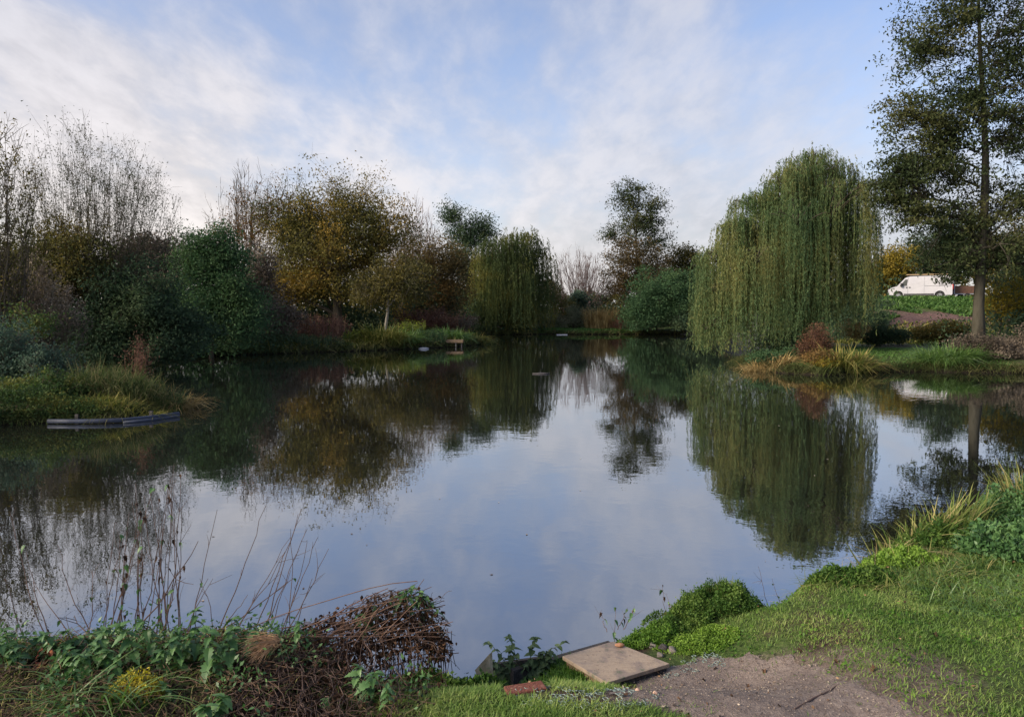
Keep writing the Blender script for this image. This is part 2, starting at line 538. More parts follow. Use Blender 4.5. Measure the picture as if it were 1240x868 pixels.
def path_mat():
    m, k = mat('bare_earth')
    ge = k.new('ShaderNodeNewGeometry'); P = ge.outputs['Position']
    n1 = k.noise(P, 3.5, 5, .6); n2 = k.noise(P, 40, 5, .7); n3 = k.noise(P, 110, 3, .7)
    c = k.ramp(n2, [(.3, (.13, .10, .085)), (.52, (.215, .175, .15)), (.75, (.30, .25, .215))])
    c = k.mix(k.maprange(n1, .4, .62, 0, .55), c, (.145, .115, .10))
    c = k.mix(k.maprange(n3, .64, .72, 0, .8), c, (.42, .36, .30))
    p = k.new('ShaderNodeBsdfPrincipled'); k.link(c, p.inputs['Base Color'])
    p.inputs['Roughness'].default_value = .85; p.inputs['Specular IOR Level'].default_value = .2
    b = k.new('ShaderNodeBump'); b.inputs['Strength'].default_value = .9; b.inputs['Distance'].default_value = .012
    k.link(k.math('ADD', n2, n3), b.inputs['Height']); k.link(b.outputs[0], p.inputs['Normal'])
    o = k.new('ShaderNodeOutputMaterial'); k.link(p.outputs[0], o.inputs[0])
    return m


M['grit'] = leaf_mat('grit_bits', [(.08, .06, .05), (.18, .14, .115), (.42, .36, .29)], 30, trans=0, jit=.9)
M['lf_stem_red'] = solid_mat('rust_stem', (.09, .045, .032), (.18, .10, .07), 3, .8, .2)
M['fringe'] = leaf_mat('fringe_blade', [(.03, .042, .016), (.065, .08, .026), (.15, .14, .06)], .9, trans=.25)
M['lf_lime'] = leaf_mat('leaf_lime', [(.08, .12, .02), (.16, .21, .03), (.28, .32, .05)], 1.5)
M['twig_red'] = solid_mat('brown_board', (.15, .08, .055), (.10, .06, .045), 5, .8, .2)
M['lf_mix'] = leaf_mat('leaf_bramble_mixed', [(.03, .055, .025), (.065, .11, .035), (.15, .15, .04)], 2)
M['sedge2'] = leaf_mat('long_bank_grass', [(0.060, 0.110, 0.025), (0.150, 0.200, 0.050), (0.380, 0.320, 0.140)], 2.5, trans=.3, jit=.7)
M['straw_orange'] = solid_mat('orange_straw', (.34, .20, .11), (.52, .34, .20), 12, .8, .2)
M['lf_yellow2'] = leaf_mat('fern_yellow', [(.16, .18, .03), (.38, .34, .05), (.55, .46, .08)], 9, trans=.3)
M['dead_leaf2'] = leaf_mat('litter', [(.018, .013, .010), (.042, .029, .021), (.15, .10, .065)], 9, trans=.1, jit=.8)
M['mint2'] = leaf_mat('weed_leaf_dark', [(.03, .07, .016), (.065, .13, .026), (.14, .21, .05)], 4, trans=.3, rough=.45)
M['lime'] = leaf_mat('chickweed_leaf', [(.08, .15, .025), (.15, .26, .04), (.24, .37, .07)], 5, trans=.35, rough=.45)
M['straw_lf'] = leaf_mat('flat_straw', [(.18, .15, .06), (.36, .28, .13), (.52, .44, .24)], 5, trans=.2)
M['broad'] = leaf_mat('broad_leaf', [(.05, .085, .04), (.09, .14, .07), (.15, .21, .11)], 6, trans=.25)
M['dead_leaf3'] = leaf_mat('litter_bits', [(.05, .03, .02), (.16, .09, .045), (.34, .22, .12)], 20, trans=.1, jit=.9)
M['cane_brown'] = solid_mat('cane_brown', (.075, .042, .03), (.19, .12, .085), 9, .8, .2)
M['sedge_green'] = leaf_mat('sedge_green', [(.04, .07, .025), (.085, .115, .04), (.25, .22, .11)], 2.2, trans=.3, jit=.7)
M['ground'] = ground_mat(); M['water'] = water_mat(); M['earth'] = path_mat()
M['asphalt'] = solid_mat('asphalt', (.05, .05, .052), (.07, .07, .07), 3, .9, .2)

# ------------------------------------------------------------------ pixel <-> place
def ray(px, py):
    d = np.array([(px - 620) / F, cos(PITCH) + (434 - py) / F * sin(PITCH), -sin(PITCH) + (434 - py) / F * cos(PITCH)])
    return d


def at(px, py, Y):
    d = ray(px, py)
    t = Y / d[1]
    return np.array([d[0] * t, Y, CAM_H + d[2] * t])


def Xat(px, Y):
    return (px - 620) / F * Y


SHORE = np.array([
    (-2.6, 3.75), (-4.2, 4.1), (-6.5, 5.2), (-9.0, 7.5), (-10.6, 10), (-10.6, 12.6), (-9.6, 13.7), (-8.7, 14.05), (-7.6, 14.1), (-7.25, 15.0),
    (-7.5, 16.5), (-8.6, 18.0), (-10.5, 20.5), (-13.5, 22.5), (-17, 24.5), (-24, 27), (-24, 29), (-18.5, 32), (-16, 34.2), (-12.2, 37.4), (-9.6, 39.2),
    (-7.7, 40.6), (-5.0, 43.3), (-3.2, 45.5), (-2.0, 48.6), (-2.6, 53), (-4.5, 60), (-5.2, 66), (-3.9, 69.0), (1.5, 70), (4.0, 71.5),
    (6.0, 70), (9.5, 70.5), (14, 71), (18, 70.5), (23, 66), (23.5, 58), (21, 50), (17, 43), (12.6, 37), (10.2, 32.5), (8.9, 29.6), (8.7, 27.6), (9.2, 25.6),
    (10.4, 24.6), (11.6, 25.3), (12.8, 26.0), (14.7, 26.2), (15.9, 25.7), (17.6, 25.5), (22, 24), (24, 18), (20, 13.5), (13, 10.8), (9, 9.3), (5.2, 7.0), (4.1, 6.25),
    (3.1, 5.6), (2.55, 5.15), (2.15, 4.8), (1.75, 4.62), (1.57, 4.46), (1.52, 4.72), (1.40, 4.88), (1.05, 4.66), (.75, 4.38), (.60, 4.24), (.32, 4.13), (.12, 4.05),
    (.06, 3.84), (-.08, 3.80), (-.14, 3.62), (-.32, 3.58), (-.62, 3.66), (-.95, 3.80), (-1.5, 3.86), (-2.1, 3.82)])


def sdist(x, y):
    """signed distance to the shoreline: + on land, - on water"""
    x = np.asarray(x, float); y = np.asarray(y, float)
    best = np.full(x.shape, 1e9); ins = np.zeros(x.shape, bool)
    A = SHORE; B = np.roll(SHORE, -1, 0)
    for (ax, ay), (bx, by) in zip(A, B):
        dx, dy = bx - ax, by - ay
        t = np.clip(((x - ax) * dx + (y - ay) * dy) / (dx * dx + dy * dy), 0, 1)
        best = np.minimum(best, (x - ax - t * dx) ** 2 + (y - ay - t * dy) ** 2)
        c = ((ay > y) != (by > y))
        xi = ax + (y - ay) / (by - ay + 1e-12) * dx
        ins ^= c & (x < xi)
    d = np.sqrt(best)
    return np.where(ins, -d, d)


def sst(x, a, b):
    t = np.clip((x - a) / (b - a), 0, 1)
    return t * t * (3 - 2 * t)


def gz(x, y):
    x = np.asarray(x, float); y = np.asarray(y, float)
    s = sdist(x, y)
    r = np.hypot(x, y)
    far = sst(r, 9, 18)
    w = .09 + .55 * far
    A = .50 - .05 * far
    # the low peg by the board, the mound beside it, the lip of the peninsula
    peg = sst(y, 2.95, 3.62) * sst(x, -1.05, -.55) * (1 - sst(x, 1.0, 1.9)) * (1 - far)
    A = A - .27 * peg
    mound = .05 * np.exp(-(((x - 1.12) / .28) ** 2 + ((y - 4.5) / .22) ** 2))
    A = A - .13 * np.exp(-(((x - .03) / .11) ** 2 + ((y - 3.80) / .09) ** 2))
    bw = .07 * np.sin(x * 1.7 + y * .6) * np.cos(y * 1.3 - x * .4) * sst(r, 4, 8) + .03 * np.sin(x * 3.1 + 1) * np.sin(y * 2.7)
    hi = .03 * np.sin(x * 9.1 + 2 * np.sin(y * 5)) * np.sin(y * 8.3) * (1 - far) * (1 - peg)
    land = (A + mound + bw * .6 + hi * .5) * (1 - np.exp(-np.maximum(s, 0) / w)) + .01
    bed = -.7 * (1 - np.exp(np.minimum(s, 0) / .35))
    emb = 2.75 * sst(x, 15, 24) * np.clip((y - 43.5) / 18.5, 0, 1) ** .95 * sst(s, 1, 6)
    rise = .9 * sst(s, 6, 40) * sst(r, 30, 70) * (1 - sst(x, 10, 20))
    return np.where(s > 0, land + emb + rise, bed)


def gzf(x, y):
    return float(gz(np.array([x]), np.array([y]))[0])


def G(px, py, water=True):
    """point where the view ray through a photo pixel meets land or water"""
    d = ray(px, py)
    t = np.arange(2.2, 95, .01) if py > 520 else np.arange(8, 120, .05)
    P = np.array([0, 0, CAM_H]) + t[:, None] * d
    h = gz(P[:, 0], P[:, 1])
    if water: h = np.maximum(h, 0)
    hit = np.where(P[:, 2] <= h)[0]
    i = hit[0] if len(hit) else -1
    return np.array([P[i, 0], P[i, 1], h[i]])


# ------------------------------------------------------------------ ground, water, road, path
def build_ground():
    front = np.radians(np.arange(-44, 44.01, .4))
    back = np.radians(np.arange(46, 314, 6.0))
    ang = np.concatenate([front, back])
    rr = [1.2]
    while rr[-1] < 4500:
        r = rr[-1]
        rr.append(r * (1.0115 if r < 80 else 1.08))
    rr = np.array(rr)
    # back sector is coarse only in angle
    Rg, Ag = np.meshgrid(rr, ang, indexing='ij')
    X = Rg * np.sin(Ag); Y = Rg * np.cos(Ag)
    Z = gz(X.ravel(), Y.ravel()).reshape(X.shape)
    nr, na = X.shape
    V = np.stack([X, Y, Z], -1).reshape(-1, 3)
    i, j = np.meshgrid(np.arange(nr - 1), np.arange(na), indexing='ij')
    jn = (j + 1) % na
    q = np.stack([i * na + j, i * na + jn, (i + 1) * na + jn, (i + 1) * na + j], -1).reshape(-1, 4)[:, ::-1]
    b = MB(); b.add(V, q)
    c = len(V)
    b.add(np.array([[0, 0, .5]]), np.zeros((0, 3), int))
    b.f.append(np.array([[c, jj, (jj + 1) % na] for jj in range(na)])[:, ::-1]); b.fm.append(0)
    o = b.build('ground', M['ground'], smooth=True)
    tag(o, kind='structure')
    w = MB()
    sx = SHORE * 1.0
    # water sheet larger than the pond; the banks rise through it
    ang = np.linspace(0, 2 * pi, 49)[:-1]
    ring = np.stack([4 + 34 * np.cos(ang), 38 + 37 * np.sin(ang), np.zeros(48)], 1)
    w.add(np.concatenate([ring, [[4, 38, 0]]]), np.array([[48, a, (a + 1) % 48] for a in range(48)]))
    tag(w.build('water', M['water']), kind='structure')
    # road strip on top of the embankment
    rd = MB()
    n = 30
    t = np.linspace(0, 1, n)
    cx = 16 + t * 110; cy = 70.0 - t * 6
    L = np.stack([cx, cy - 3.5, gz(cx, cy - 3.5) + .03], 1); Rr_ = np.stack([cx, cy + 3.5, gz(cx, cy + 3.5) + .03], 1)
    V = np.concatenate([L, Rr_]); i = np.arange(n - 1)
    rd.add(V, np.stack([i, i + 1, i + 1 + n, i + n], 1))
    tag(rd.build('road', M['asphalt']), kind='structure')


build_ground()

PATH_PX = [(735, 842), (770, 822), (815, 806), (860, 797), (905, 792), (950, 794), (985, 802), (1003, 816), (1050, 832), (1085, 848), (1125, 875), (1150, 905), (1000, 930), (880, 900), (835, 868), (790, 856)]
PATH = np.array([G(*p)[:2] for p in PATH_PX])


def inpoly(poly, x, y):
    ins = np.zeros(x.shape, bool)
    A = poly; B = np.roll(poly, -1, 0)
    for (ax, ay), (bx, by) in zip(A, B):
        c = ((ay > y) != (by > y))
        ins ^= c & (x < ax + (y - ay) / (by - ay + 1e-12) * (bx - ax))
    return ins


def pdist(poly, x, y):
    best = np.full(x.shape, 1e9)
    A = poly; B = np.roll(poly, -1, 0)
    for (ax, ay), (bx, by) in zip(A, B):
        dx, dy = bx - ax, by - ay
        t = np.clip(((x - ax) * dx + (y - ay) * dy) / (dx * dx + dy * dy), 0, 1)
        best = np.minimum(best, np.hypot(x - ax - t * dx, y - ay - t * dy))
    return np.where(inpoly(poly, x, y), best, -best)


def build_path():
    x0, y0 = PATH.min(0) - .1; x1, y1 = PATH.max(0) + .1
    gx = np.arange(x0, x1, .022); gy = np.arange(y0, y1, .022)
    X, Y = np.meshgrid(gx, gy, indexing='ij')
    Xr, Yr = X.ravel(), Y.ravel()
    e = pdist(PATH, Xr, Yr) + .035 * np.sin(Xr * 23) * np.sin(Yr * 19) + .02 * np.sin(Xr * 61 + 1) * np.sin(Yr * 53) + rng.normal(0, .006, Xr.shape)
    Z = gz(Xr, Yr) + np.clip(e, -.05, .02) * .3 + .001 + .004 * np.sin(Xr * 31 + np.sin(Yr * 17)) * np.sin(Yr * 29) + rng.normal(0, .0012, Xr.shape)
    n, m = X.shape
    i, j = np.meshgrid(np.arange(n - 1), np.arange(m - 1), indexing='ij')
    q = np.stack([i * m + j, (i + 1) * m + j, (i + 1) * m + j + 1, i * m + j + 1], -1).reshape(-1, 4)
    keep = (e[q] > -.02).all(1)
    b = MB(); b.add(np.stack([Xr, Yr, Z], 1), q[keep])
    tag(b.build('path', M['earth'], smooth=True), kind='structure')
    # grit and wood chips trodden into it
    g = MB()
    n = 5200
    P = np.stack([R(x0, x1, n), R(y0, y1, n)], 1)
    P = P[pdist(PATH, P[:, 0], P[:, 1]) > .0]
    n = len(P)
    z = gz(P[:, 0], P[:, 1]) + .012
    C = np.column_stack([P, z])
    sz = R(.002, .006, n) * (1 + 1.6 * (R(0, 1, n) > .97))
    A = nrm(rng.normal(0, 1, (n, 3)) * [1, 1, .25]); Bv = nrm(np.cross(A, rng.normal(0, 1, (n, 3)) * [.3, .3, 1]))
    g.quads(C, A, Bv, sz * 1.6, sz, R(0, 1, n))
    C2 = C.copy(); 
    g.quads(C2 - A * 0, A, nrm(np.cross(A, Bv)), sz * 1.6, sz * .7, R(0, 1, n))
    tag(g.build('gravel', M['grit']), 'fine pale grit and wood chips on the bare earth', 'gravel', kind='stuff')


build_path()

# ------------------------------------------------------------------ growers
def bez(a, c, b, m):
    t = np.linspace(0, 1, m)[None, :, None]
    return a[:, None] * (1 - t) ** 2 + 2 * c[:, None] * t * (1 - t) + b[:, None] * t ** 2


def nearest(P, C):
    d = ((P[:, None, :] - C[None]) ** 2).sum(-1)
    return d.argmin(1)


def rand_dirs(n, up=0.0, flat=1.0):
    d = rng.normal(0, 1, (n, 3)); d[:, 2] = d[:, 2] * flat + up
    return nrm(d)


def scatter_leaves(mb, C, size, aspect=.55, up=-.2, tint=None, quads=False):
    n = len(C)
    A = rand_dirs(n, up); B = nrm(np.cross(A, rand_dirs(n, .6)))
    L = size * R(.7, 1.35, n)
    if tint is None: tint = R(0, 1, n)
    (mb.quads if quads else mb.tris)(C, A, B, L, L * aspect, tint)


def tree(name, label, cat, d, base_px, blobs, bark, leaf, clumps=260, per=60, size=.14, clump_r=.45, trunk_r=.18,
         leader=.85, base_z=None, bias=.45, group=None, depth=.8, bare=0.0, twigs=True, lean=0, spread=1.0, base_dy=0, quads=False, tops=0, k1=None, limb=.5, flat=.52):
    """crown blobs are (px, py, rx, ry) at distance d, turned into real sizes there"""
    sc = d / F
    bx = Xat(base_px, d)
    bz = gzf(bx, d + base_dy) if base_z is None else base_z
    bz = max(bz, 0)
    base = np.array([bx, d + base_dy, bz])
    bl = []
    for (px, py, rx, ry) in blobs:
        c = at(px, py, d)
        bl.append((c, np.array([rx * sc, rx * sc * depth, ry * sc])))
    vol = np.array([np.prod(r) ** .75 for _, r in bl]); vol /= vol.sum()
    # clump targets, surface-biased, with a lumpy outline
    idx = rng.choice(len(bl), clumps, p=vol)
    dirs = nrm(rng.normal(0, 1, (clumps, 3)))
    rad = R(0, 1, clumps) ** bias
    ph = R(0, 6, 3)
    lump = .86 + .14 * np.sin(dirs[:, 0] * 5 + ph[0]) * np.sin(dirs[:, 2] * 6 + ph[1]) + .10 * rng.normal(0, 1, clumps)
    T = np.array([bl[i][0] for i in idx]) + dirs * np.array([bl[i][1] for i in idx]) * (rad * lump)[:, None]
    T[:, 2] = np.maximum(T[:, 2], bz + .12)
    H = T[:, 2].max() - bz
    n1 = k1 or max(4, min(13, clumps // 25)); n2 = max(8, clumps // 6)
    c1 = T[rng.choice(clumps, n1, replace=False)]
    c2 = T[rng.choice(clumps, n2, replace=False)]
    top = np.array([T[:, 0].mean() * .7 + bx * .3, d + base_dy, bz + H * leader])
    m = 9
    tt = np.linspace(0, 1, m)
    trunk = base + (top - base) * tt[:, None]
    trunk[:, 0] += np.sin(tt * 5 + ph[2]) * .02 * H * tt * (1 - tt) * 3
    trunk[0, 2] -= .15
    root = empty(name, base, label, cat, group)
    wood = MB()
    rt = trunk_r * (1 - tt * .88); rt[0] *= 1.35
    wood.tubes(trunk, rt, 8)
    hd = np.hypot(c1[:, 0] - bx, c1[:, 1] - base[1])
    za = np.clip(c1[:, 2] - bz - hd * .7 * spread, H * .12, H * leader * .95)
    fr = za / (H * leader)
    A1 = base + (top - base) * fr[:, None]
    E1 = A1 + (c1 - A1) * .72
    Cc = (A1 + E1) / 2 + np.array([0, 0, .12]) * hd[:, None]
    r1 = trunk_r * (1 - fr * .85) * limb
    P1 = bez(A1, Cc, E1, 7); P1[:, 1:-1] += rng.normal(0, .02 * H ** .5, (n1, 5, 3))
    wood.tubes(P1, r1[:, None] * np.linspace(1, .38, 7)[None], 6)
    a2 = nearest(c2, c1)
    # branch from somewhere along its limb
    ti = rng.integers(3, 7, n2)
    S2 = P1[a2, ti]
    E2 = S2 + (c2 - S2) * .85
    P2 = bez(S2, (S2 + E2) / 2 + rng.normal(0, .12, (n2, 3)) + [0, 0, .1], E2, 6)
    r2 = r1[a2] * .42
    wood.tubes(P2, r2[:, None] * np.linspace(1, .35, 6)[None], 5)
    a3 = nearest(T, c2)
    S3 = P2[a3, rng.integers(2, 6, clumps)]
    P3 = bez(S3, (S3 + T) / 2 + rng.normal(0, .06, (clumps, 3)), T + nrm(T - S3) * clump_r * .5, 4)
    r3 = np.maximum(r2[a3] * .4, .008 * d / 40)
    wood.tubes(P3, r3[:, None] * np.linspace(1, .4, 4)[None], 3)
    if twigs:
        nt = clumps * 2
        ii = rng.integers(0, clumps, nt)
        s0 = P3[ii, rng.integers(1, 4, nt)]
        e0 = s0 + rand_dirs(nt, .45) * (clump_r * R(.8, 1.7, nt))[:, None]
        wood.tubes(np.stack([s0, e0], 1), (r3[ii] * .55)[:, None] * np.array([[1, .5]]), 3)
    wood.build('trunk', bark, root, origin=base, smooth=True)
    # leaves
    cr = MB()
    wts = R(.35, 1.6, clumps)
    if bare > 0:
        hfrac = (T[:, 2] - bz) / H
        wts *= np.where(hfrac > 1 - bare, R(0, .5, clumps), 1)
    cnt = np.maximum(1, (per * 1.12 * wts).astype(int))
    ii = np.repeat(np.arange(clumps), cnt)
    off = rng.normal(0, 1, (len(ii), 3)) * clump_r * np.array([.74, .74, flat])
    C = T[ii] + off
    C = C[C[:, 2] > bz + .02]
    ii = ii[:len(C)]
    ct = R(0, 1, clumps)[ii] * .6 + R(0, 1, len(C)) * .4
    scatter_leaves(cr, C, size, tint=ct, quads=quads)
    cr.build('crown', leaf, root, origin=base, kind='stuff')
    return root


def stems_shrub(name, label, cat, d, base_px, x_px, top_py, n, bark, leaf=None, leaves=0, lsize=.1, r=.025, base_w=.6, base_z=None, twig=10,
                group=None, leaf_from=.5, curl=.25, depth=.7, base_dy=0):
    """fan of many upright stems: x_px = (left, right) of the top, top_py(u) photo height of the outline"""
    bx = Xat(base_px, d)
    bz = max(gzf(bx, d) if base_z is None else base_z, 0)
    base = np.array([bx, d + base_dy, bz])
    u = R(-1, 1, n)
    xl, xr = x_px
    tx = Xat((xl + xr) / 2 + u * (xr - xl) / 2, d)
    hh = np.array([at(0, top_py(q), d)[2] for q in u]) - bz
    hh *= R(.62, 1.0, n) ** .6
    dep = R(-1, 1, n) * (Xat(xr, d) - Xat(xl, d)) / 2 * depth * np.sqrt(np.maximum(0.1, 1 - u * u))
    st = base + np.stack([rng.normal(0, base_w, n), rng.normal(0, base_w * .6, n), np.full(n, -.1)], 1)
    en = np.stack([tx, base[1] + dep, bz + hh], 1)
    ctl = st * .45 + en * .55; ctl[:, 2] = bz + hh * (.42 - curl * .3)
    P = bez(st, ctl, en, 9)
    P[:, 2:-1] += rng.normal(0, .02, (n, 6, 3)) * hh[:, None, None] ** .5
    root = empty(name, base, label, cat, group)
    w = MB()
    rr = r * R(.6, 1.25, n)
    w.tubes(P, rr[:, None] * np.linspace(1, .22, 9)[None], 3)
    nt = n * twig
    ii = rng.integers(0, n, nt); kk = rng.integers(3, 9, nt)
    s0 = P[ii, kk]
    T_ = nrm(P[ii, kk] - P[ii, kk - 1])
    ln = (hh[ii] * R(.05, .14, nt))
    e0 = s0 + nrm(T_ + rng.normal(0, .38, (nt, 3)) + [0, 0, .2]) * ln[:, None]
    P4 = bez(s0, (s0 + e0) / 2 + rng.normal(0, .03, (nt, 3)), e0, 4)
    w.tubes(P4[:, [0, 2, 3]], (rr[ii] * .33)[:, None] * np.array([[1, .7, .35]]), 3)
    nt2 = nt
    jj = rng.integers(0, nt, nt2)
    s1 = P4[jj, rng.integers(1, 4, nt2)]
    e1 = s1 + nrm(rng.normal(0, .6, (nt2, 3)) + nrm(e0 - s0)[jj] + [0, 0, .3]) * (ln[jj] * R(.3, .6, nt2))[:, None]
    w.tubes(np.stack([s1, e1], 1), (rr[jj % n] * .2)[:, None] * np.array([[1, .6]]), 3)
    w.build('stems', bark, root, origin=base, kind='stuff')
    if leaf is not None and leaves:
        c = MB()
        jj = rng.integers(0, nt, leaves)
        ok = (P4[jj, 0, 2] - bz) > leaf_from * hh.max() * R(.4, 1, leaves)
        jj = jj[ok]
        C = P4[jj, rng.integers(0, 4, len(jj))] + rng.normal(0, .10, (len(jj), 3))
        scatter_leaves(c, C, lsize, aspect=.4)
        c.build('crown', leaf, root, origin=base, kind='stuff')
    return root


def blades(mb, C, L, wd, lean=.5, m=5, tint=None, droop=.6, dirs=None, mi=0):
    """grass blades from points C: they rise, lean and bend over"""
    n = len(C)
    a = R(0, 2 * pi, n)
    out = np.stack([np.cos(a), np.sin(a), np.zeros(n)], 1) if dirs is None else dirs
    L = np.broadcast_to(L, (n,)); wd = np.broadcast_to(wd, (n,))
    ln = np.abs(rng.normal(lean, lean * .5, n))
    t = np.linspace(0, 1, m)[None, :, None]
    dr = np.abs(rng.normal(droop, droop * .5, n))[:, None, None]
    Lr = L[:, None, None]
    P = C[:, None] + out[:, None] * Lr * (ln[:, None, None] * t + dr * .6 * t ** 2.4) + np.array([0, 0, 1.]) * Lr * (t * (1 - .18 * ln[:, None, None]) - dr * .75 * t ** 2.6)
    side = nrm(np.cross(out, [0, 0, 1.]) + rng.normal(0, .5, (n, 3)) * [1, 1, .2])
    Wd = wd[:, None] * (1 - np.linspace(0, 1, m) ** 2.2 * .93)[None]
    mb.ribbons(P, Wd, side, R(0, 1, n) if tint is None else tint, mi)


def disc(n, cx, cy, rx, ry, power=.5):
    a = R(0, 2 * pi, n); r = R(0, 1, n) ** power
    return cx + np.cos(a) * r * rx, cy + np.sin(a) * r * ry


def clump(name, label, cat, c, rx, ry, n, L, wd, mt, lean=.5, droop=.6, group=None, part='blades', m=5, outward=True, kind_top=None, zmin=None):
    x, y = disc(n, c[0], c[1], rx, ry)
    z = np.maximum(gz(x, y), 0 if zmin is None else zmin) - .01
    C = np.stack([x, y, z], 1)
    b = MB()
    dirs = None
    if outward:
        dd = np.stack([(x - c[0]) / rx, (y - c[1]) / ry, np.zeros(n)], 1) + rng.normal(0, .5, (n, 3)) * [1, 1, 0]
        dirs = nrm(dd)
    blades(b, C, L * R(.55, 1.1, n), wd, lean, m, droop=droop, dirs=dirs)
    root = empty(name, (c[0], c[1], gzf(c[0], c[1])), label, cat, group)
    b.build(part, mt, root, origin=root.location, kind='stuff')
    return root


def willow(name, label, d, base_px, lobes, per_b, step, lw, mat_leaf, trunk_r=.4, off_s=.26, thin=0.0):
    """lobes: (px, py of top, radius px, depth offset m, bundles, height where strands end)"""
    sc = d / F
    base = np.array([Xat(base_px, d), d, max(gzf(Xat(base_px, d), d), 0)])
    root = empty(name, base, label, 'tree')
    bc, ctr, bot = [], [], []
    for (px, py, rp, dy, nb, zb) in lobes:
        c = at(px, py, d); rad = rp * sc; c[2] -= rad * .8; c[1] += dy
        a = R(0, 2 * pi, nb); q = R(0, 1, nb) ** .5
        h = np.stack([c[0] + np.cos(a) * q * rad, c[1] + np.sin(a) * q * rad * 1.1, c[2] + .8 * rad * np.sqrt(np.maximum(0, 1 - q * q)) * R(.75, 1.05, nb)], 1)
        bc.append(h); ctr.append(np.repeat(c[None], nb, 0)); bot.append(zb + np.abs(rng.normal(0, .5, nb)) + (R(0, 1, nb) < .22) * R(.5, 2.6, nb))
    ln_ = [len(b) for b in bc]
    lc = np.array([c[0] for c in ctr])
    bc = np.concatenate(bc); ctr = np.concatenate(ctr); bot = np.concatenate(bot)
    n_bund = len(bc)
    w = MB()
    m = 8; tt = np.linspace(0, 1, m)[:, None]
    top = lc[:, 2].max()
    mid = np.array([lc[:, 0].mean() * .5 + base[0] * .5, d, base[2] + (top - base[2]) * .5])
    tr = base * (1 - tt) + mid * tt; tr[:, 0] += np.sin(tt[:, 0] * 6) * .12; tr[0, 2] -= .2
    w.tubes(tr, trunk_r * (1.25 - .6 * tt[:, 0] ** .7), 9)
    nl = len(lc)
    fr = R(.45, 1.0, nl)
    S1 = base + (mid - base) * fr[:, None]
    P1 = bez(S1, (S1 + lc) / 2 + rng.normal(0, .3, (nl, 3)) + [0, 0, .6], lc, 8)
    w.tubes(P1, (trunk_r * .5 * R(.8, 1.2, nl))[:, None] * np.linspace(1, .3, 8)[None], 6)
    a2 = nearest(bc, lc)
    S2 = P1[a2, rng.integers(4, 8, n_bund)]
    P2 = bez(S2, (S2 + bc) / 2 + [0, 0, .25], bc, 6)
    w.tubes(P2, np.full(n_bund, .035)[:, None] * np.linspace(1, .4, 6)[None], 4)
    w.build('trunk', M['bark_dark'], root, origin=base, smooth=True)
    n = n_bund * per_b
    bi = np.repeat(np.arange(n_bund), per_b)
    s0 = bc[bi] + rng.normal(0, 1, (n, 3)) * off_s * np.array([1, 1, .8])
    o_ = bc[bi] - ctr[bi]; o_[:, 2] = 0
    outd = nrm(nrm(o_) + rng.normal(0, .4, (n, 3)) * [1, 1, 0] + 1e-3)
    arch = R(.15, .9, n) * off_s * 3
    drop = s0[:, 2] - (bot[bi] + rng.normal(0, .3, n) + R(0, 1, n) ** 3 * 3.5)
    drop = np.maximum(drop, .9)
    keep = s0[:, 2] - drop > .04
    m = 14
    t = np.linspace(0, 1, m)[None, :]
    sway = rng.normal(0, .12, (n, 2)) + rng.normal(0, .12, (n_bund, 2))[bi]
    P = np.zeros((n, m, 3))
    oc = arch[:, None] * (1 - np.exp(-t * 6))
    P[:, :, 0] = s0[:, 0:1] + outd[:, 0:1] * oc + sway[:, 0:1] * np.sin(t * 4) * t + R(-.06, .06, (n, m)) * t
    P[:, :, 1] = s0[:, 1:2] + outd[:, 1:2] * oc + sway[:, 1:2] * t
    whisp = np.where(R(0, 1, n) < .12, R(.7, 2.0, n), R(.05, .35, n))[:, None]
    P[:, :, 2] = s0[:, 2:3] + whisp * np.sin(np.minimum(t * 9, pi)) * np.exp(-t * 3) * off_s * 3.5 - drop[:, None] * t ** 1.12
    P = P[keep]; drop = drop[keep]; bi = bi[keep]; n = len(P)
    cr = MB()
    cr.ribbons(P[:, ::2], np.full((n, 7), lw * .30), nrm(rng.normal(0, 1, (n, 3)) * [1, 1, .1]), .75)
    dens = R(.2, 1.6, n_bund)
    cnt = np.maximum(1, (drop / step * dens[bi])).astype(int)
    si = np.repeat(np.arange(n), cnt)
    tpos = R(0.02, 1, len(si)) * (m - 1)
    i0 = np.minimum(tpos.astype(int), m - 2); fr = (tpos - i0)[:, None]
    C = P[si, i0] * (1 - fr) + P[si, i0 + 1] * fr
    C = C + rng.normal(0, lw * 1.0, C.shape)
    A = nrm(rng.normal(0, .42, C.shape) + [0, 0, -1.])
    Bv = nrm(np.cross(A, rng.normal(0, 1, C.shape)))
    L = R(.6, 1.6, len(C)) * lw * 4.2
    bt = R(0, 1, n_bund)
    tint = np.clip(bt[bi[si]] * .55 + R(0, 1, len(C)) * .35 + .1, 0, 1)
    cr.tris(C, A, Bv, L, L * .32, tint)
    cr.build('crown', mat_leaf, root, origin=base, kind='stuff')
    return root


#TREES_BEGIN
# ------------------------------------------------------------------ far bank, left to right
# far-off woodland closing the view behind everything
def woodland():
    b = MB()
    n = 24000
    a = R(radians(-62), radians(62), n)
    dd = 108 + 10 * np.sin(a * 7) + R(0, 14, n)
    x = dd * np.sin(a); y = dd * np.cos(a)
    hgt = 4.2 + 1.3 * np.sin(a * 23 + 1) + 1.0 * np.sin(a * 61) + .6 * np.sin(a * 140)
    hgt += 2.5 * (a < -.42) + 2.5 * (a > .52)
    z = gz(x, y) + hgt * R(0, 1, n)
    C = np.stack([x, y, z], 1)
    scatter_leaves(b, C, .75, aspect=.7)
    tag(b.build('woodland', M['lf_olive'], kind='stuff'), 'distant low woodland seen between the bank trees', 'woodland')


woodland()

